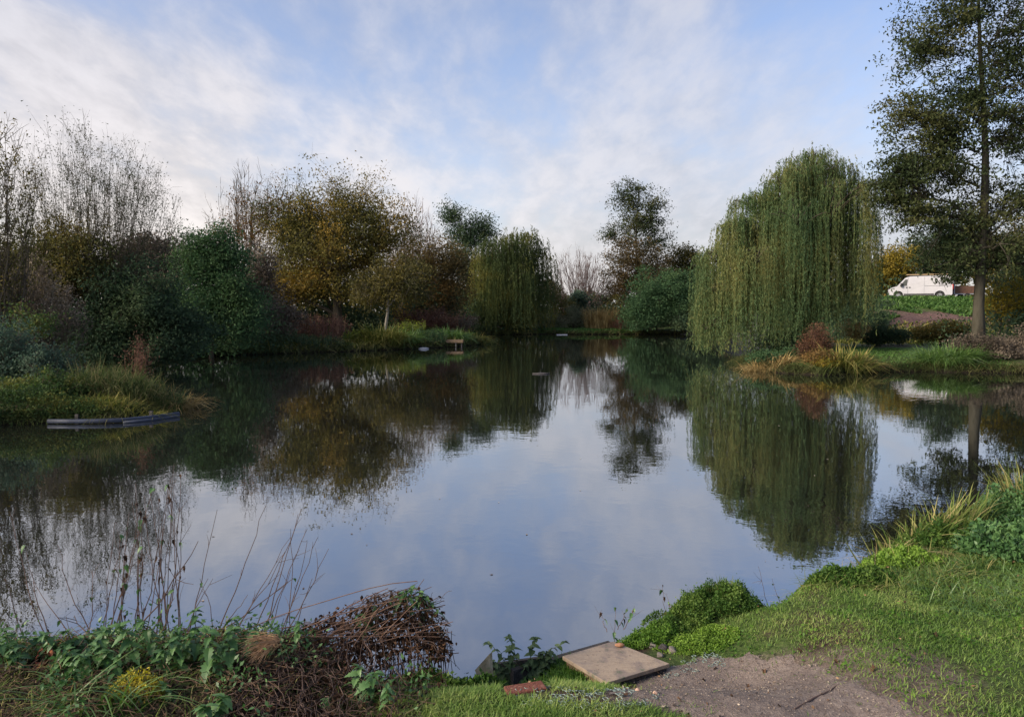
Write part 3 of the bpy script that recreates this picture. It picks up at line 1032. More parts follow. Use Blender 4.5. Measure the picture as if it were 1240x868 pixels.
def undergrowth(label, path_, w, h, n, size, mt):
    b = MB()
    p = np.array(path_, float)
    seg = np.linalg.norm(np.diff(p, axis=0), axis=1); cs = np.concatenate([[0], np.cumsum(seg)])
    t = R(0, cs[-1], n); x = np.interp(t, cs, p[:, 0]) + R(-w, w, n); y = np.interp(t, cs, p[:, 1]) + R(-w * .3, w, n)
    ok = sdist(x, y) > -.25; x, y, t = x[ok], y[ok], t[ok]
    hh = h * (1 + .3 * np.sin(t * 1.3) + .25 * np.sin(t * 3.1 + 1))
    C = np.stack([x, y, np.maximum(gz(x, y), 0) + hh * R(0, 1, len(x)) ** 1.2], 1)
    scatter_leaves(b, C, size, .6)
    tag(b.build('undergrowth', mt, kind='stuff'), label, 'undergrowth')


undergrowth('dark tangled undergrowth along the shaded left bank', [(-27, 28), (-23, 30), (-18.6, 32.7), (-16, 34.8), (-12.5, 37.8)], 1.4, 2.1, 24000, .13, M['lf_dark'])
undergrowth('leafy weeds spilling down to the water on the left promontory', [(-10.9, 12.9), (-9.7, 13.75), (-8.7, 14.1), (-8.0, 14.2)], .22, .42, 9000, .045, M['lf_mix'])
undergrowth('shaded low thicket under the trees behind the oak', [(-20, 48), (-12, 54), (-6, 58), (-5, 66), (-3, 71), (1.5, 72.5)], 2.5, 3.3, 34000, .22, M['lf_dark'])
undergrowth('dark scrub behind the far end of the pond', [(3, 78), (9, 80), (15, 80), (20, 76), (25, 72), (26, 60), (23, 48)], 2.0, 2.6, 26000, .24, M['lf_dark'])
undergrowth('shaded ground growth beneath the big weeping willow', [(24, 50), (19, 44), (14.5, 38), (12.5, 34), (11, 31)], 1.2, .9, 12000, .11, M['lf_dark'])
undergrowth('dark scrub on the bank beyond the tall alder', [(18, 28.5), (22, 29), (28, 30), (34, 32)], 1.6, 1.3, 12000, .12, M['lf_dark'])
tall = lambda lo, hi: (lambda u: lo + (hi - lo) * abs(u) ** 2)

stems_shrub('willow_shrub', 'tall willow at the left edge with leafy tips on slender stems', 'tree', 21, -10, (-70, 48), tall(150, 235), 60, M['twig_brown'], M['lf_olive'], 5200, .10, .032, .5, leaf_from=.35)
stems_shrub('willow_shrub', 'tall nearly bare willow fanning many thin upright stems above the left hedge', 'tree', 28, 118, (15, 226), lambda u: 176 + 95 * abs(u + .08) ** 2.6, 260, M['twig_brown'], M['lf_alder'], 25000, .075, .016, .8, leaf_from=.6, twig=12)
tree('shrub', 'olive brown domed thorn bush above the bare twiggy shrub on the left', 'shrub', 27, 85, [(80, 318, 72, 60), (20, 330, 50, 60)], M['twig_brown'], M['lf_olive'], 330, 70, .10, .34, .1, leader=.6)
stems_shrub('shrub', 'sprawling grey-brown twiggy bush overhanging the left bank', 'shrub', 22.5, 20, (-90, 95), lambda u: 305 + 75 * abs(u) ** 2, 110, M['twig_brown'], M['lf_brown'], 16000, .085, .022, .7, leaf_from=.05, twig=14)
tree('shrub', 'very dark green bush hanging over the water beyond the left promontory', 'shrub', 27, 160, [(160, 368, 66, 60), (110, 400, 66, 42), (210, 400, 56, 36), (150, 425, 90, 16)], M['bark_dark'], M['lf_dark'], 560, 85, .10, .36, .10, leader=.5)
tree('shrub', 'brown tinged rounded thicket left of the mid green bush', 'shrub', 37, 195, [(195, 335, 52, 58), (170, 320, 40, 45)], M['twig_brown'], M['lf_brown'], 300, 75, .13, .42, .12, leader=.6)
tree('shrub', 'mid green bush with its foot in shade left of the autumn oak', 'shrub', 34.5, 255, [(242, 325, 38, 50), (272, 318, 34, 50), (240, 385, 58, 42), (285, 375, 44, 52)], M['bark_dark'], M['lf_green'], 460, 90, .12, .42, .10, leader=.5)
tree('tree', 'half bare tree with orange leaves and naked upper twigs beside the oak', 'tree', 50, 300, [(300, 262, 36, 40), (270, 285, 24, 28), (330, 250, 30, 35)], M['twig_brown'], M['lf_orange'], 210, 42, .13, .6, .2, leader=.8, bare=.35)
stems_shrub('tree', 'leafless tree with a spray of fine twigs left of the oak crown', 'tree', 53, 300, (255, 375), lambda u: 212 + 50 * abs(u) ** 1.5, 60, M['twig_brown'], None, 0, .1, .05, .8, twig=14)
tree('shrub', 'dark brown leafless thicket between green bush and oak', 'shrub', 40, 312, [(312, 350, 30, 62), (335, 385, 34, 28)], M['twig_brown'], M['lf_brown'], 240, 65, .13, .42, .1, leader=.7)
tree('oak_tree', 'broad autumn oak with olive and gold leaves and a thin see-through top', 'tree', 50, 411,
     [(412, 240, 66, 54), (358, 270, 56, 60), (462, 280, 52, 62), (395, 325, 96, 46), (350, 352, 60, 32), (465, 345, 44, 40), (405, 290, 80, 50)], M['bark_dark'], M['lf_oak'],
     1050, 62, .15, .62, .36, leader=.8, bare=.2, bias=.45)
tree('tree', 'small olive tree on two pale slim trunks right of the oak trunk', 'tree', 47, 466, [(466, 345, 44, 34), (495, 340, 36, 34), (440, 355, 26, 24)], M['bark_pale'], M['lf_olive2'], 200, 60, .13, .42, .13, leader=.8, k1=4)
stems_shrub('tree', 'bare twiggy tree rising behind the right side of the oak', 'tree', 64, 500, (470, 534), lambda u: 246 + 40 * abs(u) ** 1.5, 60, M['twig_mauve'], None, 0, .1, .05, .8, twig=12)
tree('tree', 'russet leaved tree between the oak and the smaller weeping willow', 'tree', 58, 528, [(525, 318, 42, 54), (545, 345, 30, 46), (500, 320, 34, 52), (520, 365, 44, 28)], M['twig_brown'], M['lf_russet'], 380, 60, .17, .6, .2, leader=.8, bare=.15)
tree('tree', 'dark grey-green tree showing above and behind the russet tree', 'tree', 86, 566, [(566, 290, 34, 46), (548, 265, 17, 22), (583, 278, 18, 24), (560, 330, 34, 40)], M['bark_dark'], M['lf_dark'], 240, 62, .22, .7, .3)
tree('shrub', 'low purplish-brown bush in the shade left of the smaller willow', 'shrub', 52, 532, [(532, 390, 42, 16), (500, 385, 25, 14)], M['twig_brown'], M['lf_red'], 120, 60, .12, .35, .08, leader=.6)

willow('weeping_willow', 'smaller rounded weeping willow at the far end of the pond', 72, 614,
       [(636, 280, 22, 0, 26, .35), (604, 288, 26, -1.2, 30, .35), (586, 312, 20, 0, 24, .35), (576, 345, 13, .5, 12, .35), (652, 300, 15, .6, 16, .5), (618, 300, 34, 1.8, 30, .35), (618, 320, 30, -2.6, 26, .35), (658, 330, 7, 0, 4, 1.2)],
       9, .085, .042, M['lf_willow2'], trunk_r=.35, off_s=.34)

stems_shrub('shrub', 'pinkish bare coppice in the gap right of the smaller willow', 'shrub', 90, 700, (650, 750), lambda u: 306 + 34 * abs(u) ** 1.5, 200, M['twig_mauve'], None, 0, .1, .05, 1.2, twig=12)
tree('tree', 'slender tree with thin ochre leaves beside the smaller willow', 'tree', 78, 672, [(668, 355, 16, 26), (680, 370, 14, 18)], M['bark_dark'], M['lf_oak'], 80, 38, .14, .5, .12)
tree('shrub', 'rounded blue-green bush beneath the pinkish coppice', 'shrub', 80, 697, [(698, 365, 14, 14)], M['bark_dark'], M['lf_blue'], 70, 60, .15, .4, .1)
tree('shrub', 'pale grey-green low bush at the back of the small far lawn', 'shrub', 76, 695, [(702, 385, 36, 14), (664, 390, 22, 14)], M['twig_brown'], M['lf_pale'], 130, 60, .13, .4, .08)
tree('shrub', 'reddish brown bush at the right end of the small far lawn', 'shrub', 73, 756, [(756, 392, 18, 13)], M['twig_brown'], M['lf_red'], 70, 60, .13, .35, .06)
clump('ornamental_grass', 'tall straw-coloured grass clump on the small far lawn', 'grass', (Xat(728, 74), 74), 1.6, .9, 900, 2.3, .06, M['lf_tan'], lean=.18, droop=.15)
tree('alder_tree', 'tall airy alder standing out against the sky at the far bank', 'tree', 80, 771, [(771, 270, 40, 44), (758, 240, 24, 26), (790, 255, 22, 36), (768, 224, 14, 16), (742, 285, 22, 16), (795, 290, 22, 20)], M['bark_dark'], M['lf_alder'], 320, 34, .20, .5, .2, leader=.95, bias=.6)
tree('tree', 'dark brown leaved tree under the tall far alder', 'tree', 76, 772, [(770, 322, 44, 40), (795, 340, 44, 36), (750, 350, 26, 30)], M['bark_dark'], M['lf_bronze'], 280, 65, .19, .6, .25, bias=.5)
tree('tree', 'low olive tree between the far alder and the big willow', 'tree', 82, 826, [(825, 320, 30, 28), (845, 335, 26, 32)], M['bark_dark'], M['lf_olive'], 190, 60, .2, .6, .2)
tree('shrub', 'large mid green bush reaching the water below the far alder', 'shrub', 70.5, 798, [(800, 360, 46, 42), (822, 362, 28, 42), (775, 378, 28, 28)], M['bark_dark'], M['lf_green'], 460, 80, .18, .55, .12, leader=.5, base_dy=1.5)
tree('shrub', 'dark low bush over the water left of the big willow', 'shrub', 69, 848, [(850, 378, 24, 24), (832, 388, 20, 14)], M['bark_dark'], M['lf_dark'], 160, 70, .17, .45, .1, leader=.6, base_dy=2.5)

willow('weeping_willow', 'large weeping willow trailing its curtains into the water on the right', 32.5, 985,
       [(985, 180, 32, 0, 32, 1.0), (952, 204, 32, -.9, 32, .7), (918, 230, 30, .3, 30, .4), (888, 264, 24, -.4, 20, .2), (866, 302, 17, .2, 14, .1), (854, 345, 10, 0, 8, .1), (852, 392, 7, -.3, 5, .1),
        (1020, 196, 22, .4, 14, 1.7), (1040, 216, 14, -.2, 8, 2.2), (1000, 222, 32, -1.6, 20, 1.2), (942, 250, 34, -2.2, 20, .5), (900, 300, 26, -1.8, 12, .2), (975, 240, 42, 2.0, 34, 1.0), (1005, 300, 34, -.6, 14, 1.2), (915, 275, 34, 2.0, 16, .3), (1050, 255, 8, 0, 4, 2.3), (1030, 272, 16, -.8, 6, 2.0)],
       13, .055, .021, M['lf_willow'], trunk_r=.34, off_s=.15)

# behind the van
tree('tree', 'golden leaved tree at the left end of the embankment', 'tree', 78, 1085, [(1082, 318, 26, 30), (1060, 335, 24, 28)], M['bark_dark'], M['lf_yellow'], 170, 55, .2, .6, .2)
tree('tree', 'dark broad tree behind the parked van', 'tree', 80, 1135, [(1118, 312, 34, 34), (1160, 300, 40, 40), (1090, 340, 30, 22)], M['bark_dark'], M['lf_dark'], 330, 60, .22, .7, .25)
tree('tree', 'mixed green and gold tree behind the trailer and alder trunk', 'tree', 79, 1215, [(1200, 310, 45, 42), (1255, 300, 45, 50)], M['bark_dark'], M['lf_olive'], 300, 60, .22, .7, .25)

# tall alder on the right
def big_alder():
    d = 28.0
    sp = [(1172, 20, 95, 52), (1120, 60, 55, 45), (1228, 70, 70, 60), (1110, 140, 55, 50), (1180, 120, 70, 70), (1240, 160, 62, 60),
          (1095, 215, 48, 44), (1150, 205, 50, 45), (1235, 240, 55, 50), (1160, 328, 28, 22), (1068, 232, 24, 22), (1120, 258, 64, 44), (1150, 305, 52, 30), (1088, 245, 40, 34), (1215, 305, 60, 44), (1140, 170, 60, 50), (1175, 265, 50, 40), (1110, 200, 50, 40), (1175, -50, 75, 45), (1270, 320, 50, 40)]
    return tree('alder_tree', 'tall alder with a straight lichen-grey trunk on the right bank', 'tree', d, 1186, sp, M['bark_grey'], M['lf_alder'], 1650, 34, .118, .30, .21, leader=.95, bias=.6, depth=.9, k1=34, spread=.35, limb=.36, flat=.34)


big_alder()
tree('shrub', 'yellow leaved sapling thicket right of the alder trunk', 'shrub', 30.5, 1208, [(1208, 370, 24, 34), (1232, 355, 18, 28)], M['twig_brown'], M['lf_yellow'], 95, 26, .10, .30, .06)
tree('shrub', 'dark ivy-clad bush at the right edge behind the yellow thicket', 'shrub', 32.5, 1240, [(1240, 365, 42, 66), (1285, 350, 50, 75)], M['bark_dark'], M['lf_dark'], 320, 75, .11, .36, .12)
tree('shrub', 'brown undergrowth around the foot of the tall alder', 'shrub', 27.3, 1205, [(1205, 423, 42, 20), (1250, 415, 30, 28), (1165, 418, 18, 12)], M['twig_brown'], M['lf_brown'], 190, 70, .08, .22, .05, leader=.5)
tree('shrub', 'low olive bush at the back of the right-hand lawn', 'shrub', 38, 1150, [(1152, 402, 34, 12), (1120, 405, 20, 9)], M['twig_brown'], M['lf_olive'], 130, 60, .10, .28, .05, leader=.5)
tree('shrub', 'dark small evergreen bush behind the lawn near the willow', 'shrub', 36, 1062, [(1062, 405, 22, 15), (1088, 408, 14, 9)], M['bark_dark'], M['lf_dark'], 110, 70, .09, .26, .05, leader=.5)
tree('shrub', 'straw-tipped scrub between willow curtain and dark evergreen bush', 'shrub', 35, 1035, [(1033, 400, 16, 15)], M['twig_brown'], M['lf_tan'], 45, 40, .09, .26, .04, leader=.5)


def peninsula():
    # reddish dead bramble mound and its neighbours on the tip
    c = G(985, 440, False)
    stems_shrub('bramble', 'rust-red dead bramble mound on the tip of the right peninsula', 'shrub', 26.6, 988, (966, 1012), lambda u: 392 + 34 * abs(u) ** 1.6, 110, M['lf_stem_red'], M['lf_rust'], 5000, .065, .011, .32, leaf_from=0.0, twig=9, curl=.5)
    tree('shrub', 'yellow leaved low plant at the water beside the rust-red brambles', 'plant', 25.3, 1001, [(1001, 443, 15, 8)], M['stem_straw'], M['lf_yellow'], 26, 60, .055, .16, .03, leader=.5)
    tree('shrub', 'orange-brown low plant just left of the yellow one on the peninsula', 'plant', 25.5, 1012, [(992, 432, 18, 9)], M['stem_dead'], M['lf_russet'], 34, 60, .06, .18, .03, leader=.5)
    tree('shrub', 'leafy green mat on the left corner of the right peninsula', 'plant', 27.2, 925, [(930, 434, 28, 8), (960, 430, 16, 8)], M['stem_green'], M['lf_green'], 90, 70, .065, .18, .03, leader=.5)
    clump('iris_clump', 'withered straw-brown iris leaves beside the yellow plant', 'plant', (Xat(1025, 25.7), 25.7), .75, .45, 520, 1.05, .035, M['sedge'], lean=.45, droop=.8)
    clump('sedge_clump', 'dry drooping grass along the left edge of the right peninsula', 'plant', (Xat(935, 26.2), 26.4), .9, .4, 420, .6, .03, M['lf_tan'], lean=.6, droop=.9)
    clump('sedge_clump', 'fresh green long grass tuft at the right end of the lawn edge', 'plant', (Xat(1152, 26.6), 26.7), .95, .5, 1300, .85, .03, M['blade_blue'], lean=.5, droop=.7)
    clump('sedge_clump', 'ragged straw grass tuft between iris leaves and lawn edge', 'plant', (Xat(1045, 26), 26.2), .5, .35, 260, .7, .03, M['lf_tan'], lean=.5, droop=.8)


peninsula()




def far_grass():
    # lawns and embankment turf
    b = MB()
    def patch(n, x0, x1, y0, y1, L, wd, cond=None, tmul=1.0):
        x = R(x0, x1, n); y = R(y0, y1, n)
        s = sdist(x, y); ok = s > .15
        if cond is not None: ok &= cond(x, y)
        x, y = x[ok], y[ok]
        C = np.stack([x, y, gz(x, y)], 1)
        blades(b, C, L * R(.5, 1.2, len(C)), wd, .45, 3, tint=R(0, 1, len(C)) * tmul, droop=.5)
    patch(15000, 10.5, 17.5, 25, 34, .09, .035)
    tag(b.build('grass', M['grass_far'], kind='stuff'), 'mown lawn on the right peninsula', 'grass')
    b = MB()
    patch(26000, 18, 48, 52, 67, .40, .14, lambda x, y: (gz(x, y) > 1.95 + .35 * np.sin(x * .9) + .3 * np.sin(x * 2.3)))
    tag(b.build('grass', M['grass_far'], kind='stuff'), 'rough grass on top of the embankment below the van', 'grass')
    b = MB()
    patch(5000, 17, 44, 38, 50, .3, .1)
    tag(b.build('grass', M['sedge'], kind='stuff'), 'rough yellowing grass at the foot of the embankment', 'grass')
    b = MB()
    patch(7000, 2.5, 12, 70, 75, .12, .1)
    tag(b.build('grass', M['grass_far'], kind='stuff'), 'narrow strip of lawn at the far end of the pond', 'grass')
    b = MB()
    patch(9000, -14, -1.5, 38, 56, .35, .07, lambda x, y: sdist(x, y) < 7)
    tag(b.build('grass', M['sedge'], kind='stuff'), 'rough grass along the bank below the oak', 'grass')


far_grass()


def fringe(label, x0, x1, y0, y1, n, L, wd, mt, smax=.45, lean=.8):
    x = R(x0, x1, n); y = R(y0, y1, n)
    sd_ = sdist(x, y); ok = (sd_ > -.02) & (sd_ < smax); x, y = x[ok], y[ok]
    e = .05
    gx_ = (sdist(x + e, y) - sdist(x - e, y)); gy_ = (sdist(x, y + e) - sdist(x, y - e))
    dirs = nrm(np.stack([-gx_, -gy_, np.zeros(len(x))], 1) + rng.normal(0, .5, (len(x), 3)) * [1, 1, 0])
    b = MB()
    blades(b, np.stack([x, y, gz(x, y)], 1), L * R(.5, 1.2, len(x)), wd, lean, 4, droop=1.0, dirs=dirs)
    tag(b.build('grass', mt, kind='stuff'), label, 'grass')


fringe('dark overhanging grass along the edge of the right peninsula', 8, 24, 23, 34, 60000, .38, .024, M['fringe'])
fringe('weeds trailing over the waterline of the left promontory', -11, -6, 13, 24, 50000, .22, .012, M['fringe'], .35)
fringe('dark weeds hanging over the far left waterline', -25, -1, 26, 60, 90000, .5, .06, M['fringe'], .5)
fringe('dark weeds hanging over the far end waterline', -5, 26, 55, 74, 36000, .5, .1, M['fringe'], .5)


def left_bank_edge():
    # dead willowherb stand below the oak
    def stand(name, label, x0, x1, d0, d1, n, h, mt, lf, cat='plant'):
        b = MB()
        x = R(Xat(x0, (d0 + d1) / 2), Xat(x1, (d0 + d1) / 2), n); y = R(d0, d1, n)
        ok = sdist(x, y) > .1; x, y = x[ok], y[ok]; n = len(x)
        C = np.stack([x, y, gz(x, y)], 1)
        hh = h * R(.6, 1.1, n)
        E = C + np.stack([rng.normal(0, .10, n) * h, rng.normal(0, .1, n), hh], 1)
        b.tubes(np.stack([C, (C + E) / 2, E], 1), np.broadcast_to(np.array([[.016, .013, .008]]), (n, 3)), 3)
        root = empty(name, (x.mean(), y.mean(), 0.3), label, cat)
        b.build('stems', mt, root, origin=root.location, kind='stuff')
        l = MB()
        k_ = 26
        ii = np.repeat(np.arange(n), k_)
        t = R(.15, 1.02, len(ii))[:, None]
        Q = C[ii] * (1 - t) + E[ii] * t + rng.normal(0, .07, (len(ii), 3))
        scatter_leaves(l, Q, .10, .4, -.5)
        l.build('crown', lf, root, origin=root.location, kind='stuff')
    stand('willowherb', 'reddish brown dead willowherb stand on the bank left of the oak trunk', 330, 418, 40.5, 43.5, 260, 1.45, M['lf_stem_red'], M['lf_red'])
    stand('willowherb', 'short tan dead stems on the bank edge before the dark thicket', 300, 345, 39.5, 42.5, 110, .8, M['stem_dead'], M['lf_brown'])
    stand('nettle_bed', 'dark green nettle bed along the waterline below the dead willowherb', 300, 425, 38.6, 40.2, 240, .55, M['stem_green'], M['lf_dark'])
    stand('nettle_bed', 'bright lime-green plants on the bank right of the oak trunk', 418, 442, 41.5, 43, 70, .55, M['stem_green'], M['lf_lime'])
    stand('nettle_bed', 'bright yellow-green plants behind the long sedge on the far left bank', 486, 512, 44.6, 46, 80, 1.05, M['stem_green'], M['lf_lime'])
    stand('nettle_bed', 'mid green weeds over the bank left of the small fishing platform', 505, 540, 44.2, 45.8, 110, .6, M['stem_green'], M['lf_green'])
    clump('sedge_clump', 'long dark sedge drooping to the water below the lime-green plants', 'plant', (Xat(462, 42.2), 42.3), 1.1, .6, 700, 1.5, .05, M['sedge'], lean=.35, droop=.6)
    clump('sedge_clump', 'broad green sedge tuft in the middle of the far left bank', 'plant', (Xat(486, 43.4), 43.6), 1.0, .6, 700, 1.15, .05, M['blade_blue'], lean=.5, droop=.8)
    clump('sedge_clump', 'small brown sedge tuft left of the long dark sedge', 'plant', (Xat(446, 41.4), 41.6), .6, .4, 260, .8, .045, M['sedge'], lean=.5, droop=.8)
    clump('sedge_clump', 'bushy green sedge tuft behind the small fishing platform', 'plant', (Xat(545, 46.9), 47.2), 1.0, .5, 700, 1.1, .05, M['blade_blue'], lean=.45, droop=.7)
    clump('sedge_clump', 'sedge tuft with orange tips at the point right of the platform', 'plant', (Xat(572, 48.6), 49.0), .9, .6, 700, .95, .05, M['sedge'], lean=.55, droop=.8)
    tree('shrub', 'thin dead bush behind the sedge near the smaller willow', 'shrub', 52, 560, [(565, 392, 20, 11)], M['twig_brown'], M['lf_brown'], 40, 24, .1, .3, .04, leader=.5)


left_bank_edge()


def fishing_platform():
    c = at(551, 412, 45.3)
    root = empty('fishing_platform', (c[0], 45.3, 0), 'small low wooden fishing platform on posts at the left bank point', 'platform')
    for i in range(5):
        b = MB(); b.box(-.5, .5, -.45 + i * .19, -.45 + i * .19 + .17, .38, .42)
        b.build('plank', M['timber_tan'], root)
    for y_ in (-.46, .44):
        b = MB(); b.box(-.52, .52, y_ - .03, y_ + .03, .26, .377); b.build('beam', M['timber_tan'], root)
    for x_ in (-.42, .08, .42):
        b = MB(); b.box(x_ - .035, x_ + .035, -.43, -.36, -.5, .30); b.build('post', M['bark_pale'] if x_ == .08 else M['timber_dark'], root)
    f = MB()
    V, Fc = blob_mesh(3, (.30, .14, .07), 2, .1); f.add(V + at(513, 423.5, 42.4) * [1, 1, 0] + [0, 0, .03], Fc)
    p = at(513, 423.5, 42.2)
    o = f.build('float', M['pale'], smooth=True, origin=(p[0], 42.2, .03)); tag(o, 'pale grey floating lump on the water left of the platform', 'float')
    b = MB(); p = at(681, 405, 69)
    b.box(p[0] - .55, p[0] + .45, 68.8, 69.0, -.02, .06)
    tag(b.build('plank', M['pale'], origin=(p[0], 68.9, 0)), 'white plank floating at the edge of the far lawn', 'plank')
    b = MB(); p = G(655, 453)
    V, Fc = blob_mesh(5, (.30, .10, .035), 2, .2); b.add(V + [p[0], p[1], .015], Fc)
    tag(b.build('driftwood', M['timber_dark'], smooth=True, origin=(p[0], p[1], 0)), 'small dark piece of wood floating in mid pond', 'driftwood')


fishing_platform()


def van():
    # parked white panel van, nose to the left; local -x forward, built about its centre
    d = 66.3
    px = 1112
    x = Xat(px, d)
    root = empty('van', (x, d, gzf(x, d) + .04), 'white panel van with roof load parked on the embankment', 'van', rz=-.46)
    prof = [(-2.45, .42), (-2.52, .62), (-2.46, .86), (-2.30, 1.02), (-1.80, 1.18), (-1.22, 1.86), (-1.05, 1.96), (-.7, 2.03), (2.30, 2.06), (2.42, 1.98), (2.45, 1.85), (2.46, .45), (2.40, .36),
            (1.92, .36)]
    for a in np.linspace(0, pi, 9): prof.append((1.50 + .40 * cos(a), .36 + .40 * sin(a)))
    prof += [(-1.30, .36)]
    for a in np.linspace(0, pi, 9): prof.append((-1.72 + .40 * cos(a), .36 + .40 * sin(a)))
    import bmesh
    bm = bmesh.new()
    hw = .93
    rings = []
    for yy, s_ in ((-hw, .97), (-hw + .07, 1.0), (hw - .07, 1.0), (hw, .97)):
        rings.append([bm.verts.new((p[0] * (s_ * .3 + .7), yy * (1 - .07 * max(0, (p[1] - 1.1)) / .95), .36 + (p[1] - .36) * (s_ * .6 + .4))) for p in prof])
    n = len(prof)
    for a, b_ in zip(rings[:-1], rings[1:]):
        for i in range(n):
            j = (i + 1) % n
            bm.faces.new((a[i], a[j], b_[j], b_[i]))
    bm.faces.new(rings[0][::-1]); bm.faces.new(rings[-1])
    bmesh.ops.recalc_face_normals(bm, faces=bm.faces)
    me = bpy.data.meshes.new('body'); bm.to_mesh(me); bm.free(); me.materials.append(M['white'])
    o = bpy.data.objects.new('body', me); COL.objects.link(o); o.parent = root
    for s_ in (-1, 1):
        def flat(name, pts, m_, off=.012, par=root):
            b = MB(); y0 = s_ * (hw - .005)
            V0 = [(p[0], s_ * (hw * (1 - .07 * max(0, p[1] - 1.1) / .95)) + s_ * .001, p[1]) for p in pts]
            V1 = [(p[0], q[1] + s_ * off, p[1]) for p, q in zip(pts, V0)]
            n_ = len(pts); V = np.array(V0 + V1)
            i = np.arange(n_); j = (i + 1) % n_
            b.add(V, np.stack([i, j, j + n_, i + n_], 1)); b.f.append(np.array([list(range(n_, 2 * n_))])); b.fm.append(0)
            return b.build(name, m_, par)
        flat('side_window', [(-1.62, 1.20), (-1.06, 1.20), (-1.00, 1.74), (-1.18, 1.76)], M['glass'])
        flat('door_seam', [(-.98, .50), (-.965, .50), (-.965, 1.92), (-.98, 1.92)], M['black'])
        flat('door_seam', [(.28, .42), (.295, .42), (.295, 1.95), (.28, 1.95)], M['steel'])
        flat('side_rail', [(.30, 1.18), (2.35, 1.18), (2.35, 1.195), (.30, 1.195)], M['steel'])
        flat('sill_trim', [(-1.28, .38), (1.05, .38), (1.05, .50), (-1.28, .50)], M['black'])
        flat('door_handle', [(-1.12, 1.0), (-1.02, 1.0), (-1.02, 1.1), (-1.12, 1.1)], M['black'], .02)
        flat('door_handle', [(-.88, 1.0), (-.78, 1.0), (-.78, 1.1), (-.88, 1.1)], M['black'], .02)
        b = MB(); b.box(2.38, 2.49, s_ * .80 - .1, s_ * .80 + .1, .85, 1.28); b.build('tail_light', M['red'], root)
        b = MB(); b.box(-2.52, -2.36, s_ * .66 - .16, s_ * .66 + .16, .72, .92); b.build('headlight', M['steel'], root)
        b = MB(); b.box(-1.56, -1.44, s_ * 1.06 - .10, s_ * 1.06 + .10, 1.12, 1.42); b.build('mirror', M['black'], root)
        for wx in (-1.72, 1.50):
            a = np.linspace(0, 2 * pi, 25)[:-1]
            b = MB(); b.prism([(wx + .33 * cos(q), .33 + .33 * sin(q)) for q in a], s_ * .70, s_ * .90, 'y'); w_ = b.build('wheel', M['black'], root)
            b = MB(); b.prism([(wx + .19 * cos(q), .33 + .19 * sin(q)) for q in a], s_ * .89, s_ * .915, 'y'); b.build('hubcap', M['steel'], w_)
    b = MB(); ws = np.array([(-1.80, -.72, 1.20), (-1.80, .72, 1.20), (-1.24, .66, 1.86), (-1.24, -.66, 1.86)]) + [-.012, 0, .012]
    b.add(ws, np.array([[0, 1, 2, 3]])); b.build('windscreen', M['glass'], root)
    b = MB(); b.box(2.455, 2.475, -.005, .005, .50, 1.9); b.build('door_seam', M['black'], root)
    b = MB(); b.box(2.40, 2.52, -.85, .85, .34, .50); b.build('rear_bumper', M['black'], root)
    b = MB(); b.box(-2.56, -2.42, -.80, .80, .34, .60); b.build('front_bumper', M['steel'], root)
    for x_ in (-.8, .7, 2.0):
        b = MB(); b.box(x_ - .03, x_ + .03, -.78, .78, 2.05, 2.13); b.build('roof_bar', M['black'], root)
    b = MB(); b.box(-1.1, 2.3, -.72, -.28, 2.14, 2.21)
    tag(b.build('timber_load', M['stem_straw'], None), 'long tan boards carried on the roof of the white van', 'boards')
    o = bpy.data.objects[b_name('timber_load')]; o.location = root.location; o.rotation_euler = root.rotation_euler
    # low trailer behind it, mostly hidden by the alder leaves
    tx = Xat(1164, 65.5)
    t = empty('trailer', (tx, 65.5, gzf(tx, 65.5) + .04), 'low trailer with brown sides and pale frame behind the van', 'trailer', rz=-.15)
    b = MB(); b.box(-.95, 1.0, -.6, .6, .42, .50); b.build('chassis', M['pale'], t)
    b = MB(); b.box(-.9, .95, -.58, -.54, .505, 1.15); b.build('side_panel', M['twig_red'], t)
    b = MB(); b.box(-.9, .95, .54, .58, .505, 1.15); b.build('side_panel', M['twig_red'], t)
    b = MB(); b.box(-.97, -.91, -.62, -.56, .505, 1.85); b.build('post', M['pale'], t)
    for s_ in (-1, 1):
        a = np.linspace(0, 2 * pi, 17)[:-1]
        b = MB(); b.prism([(.1 + .26 * cos(q), .26 + .26 * sin(q)) for q in a], s_ * .62, s_ * .76, 'y'); b.build('wheel', M['black'], t)


def b_name(stem_):
    return [o.name for o in bpy.data.objects if o.name.startswith(stem_)][-1]


van()


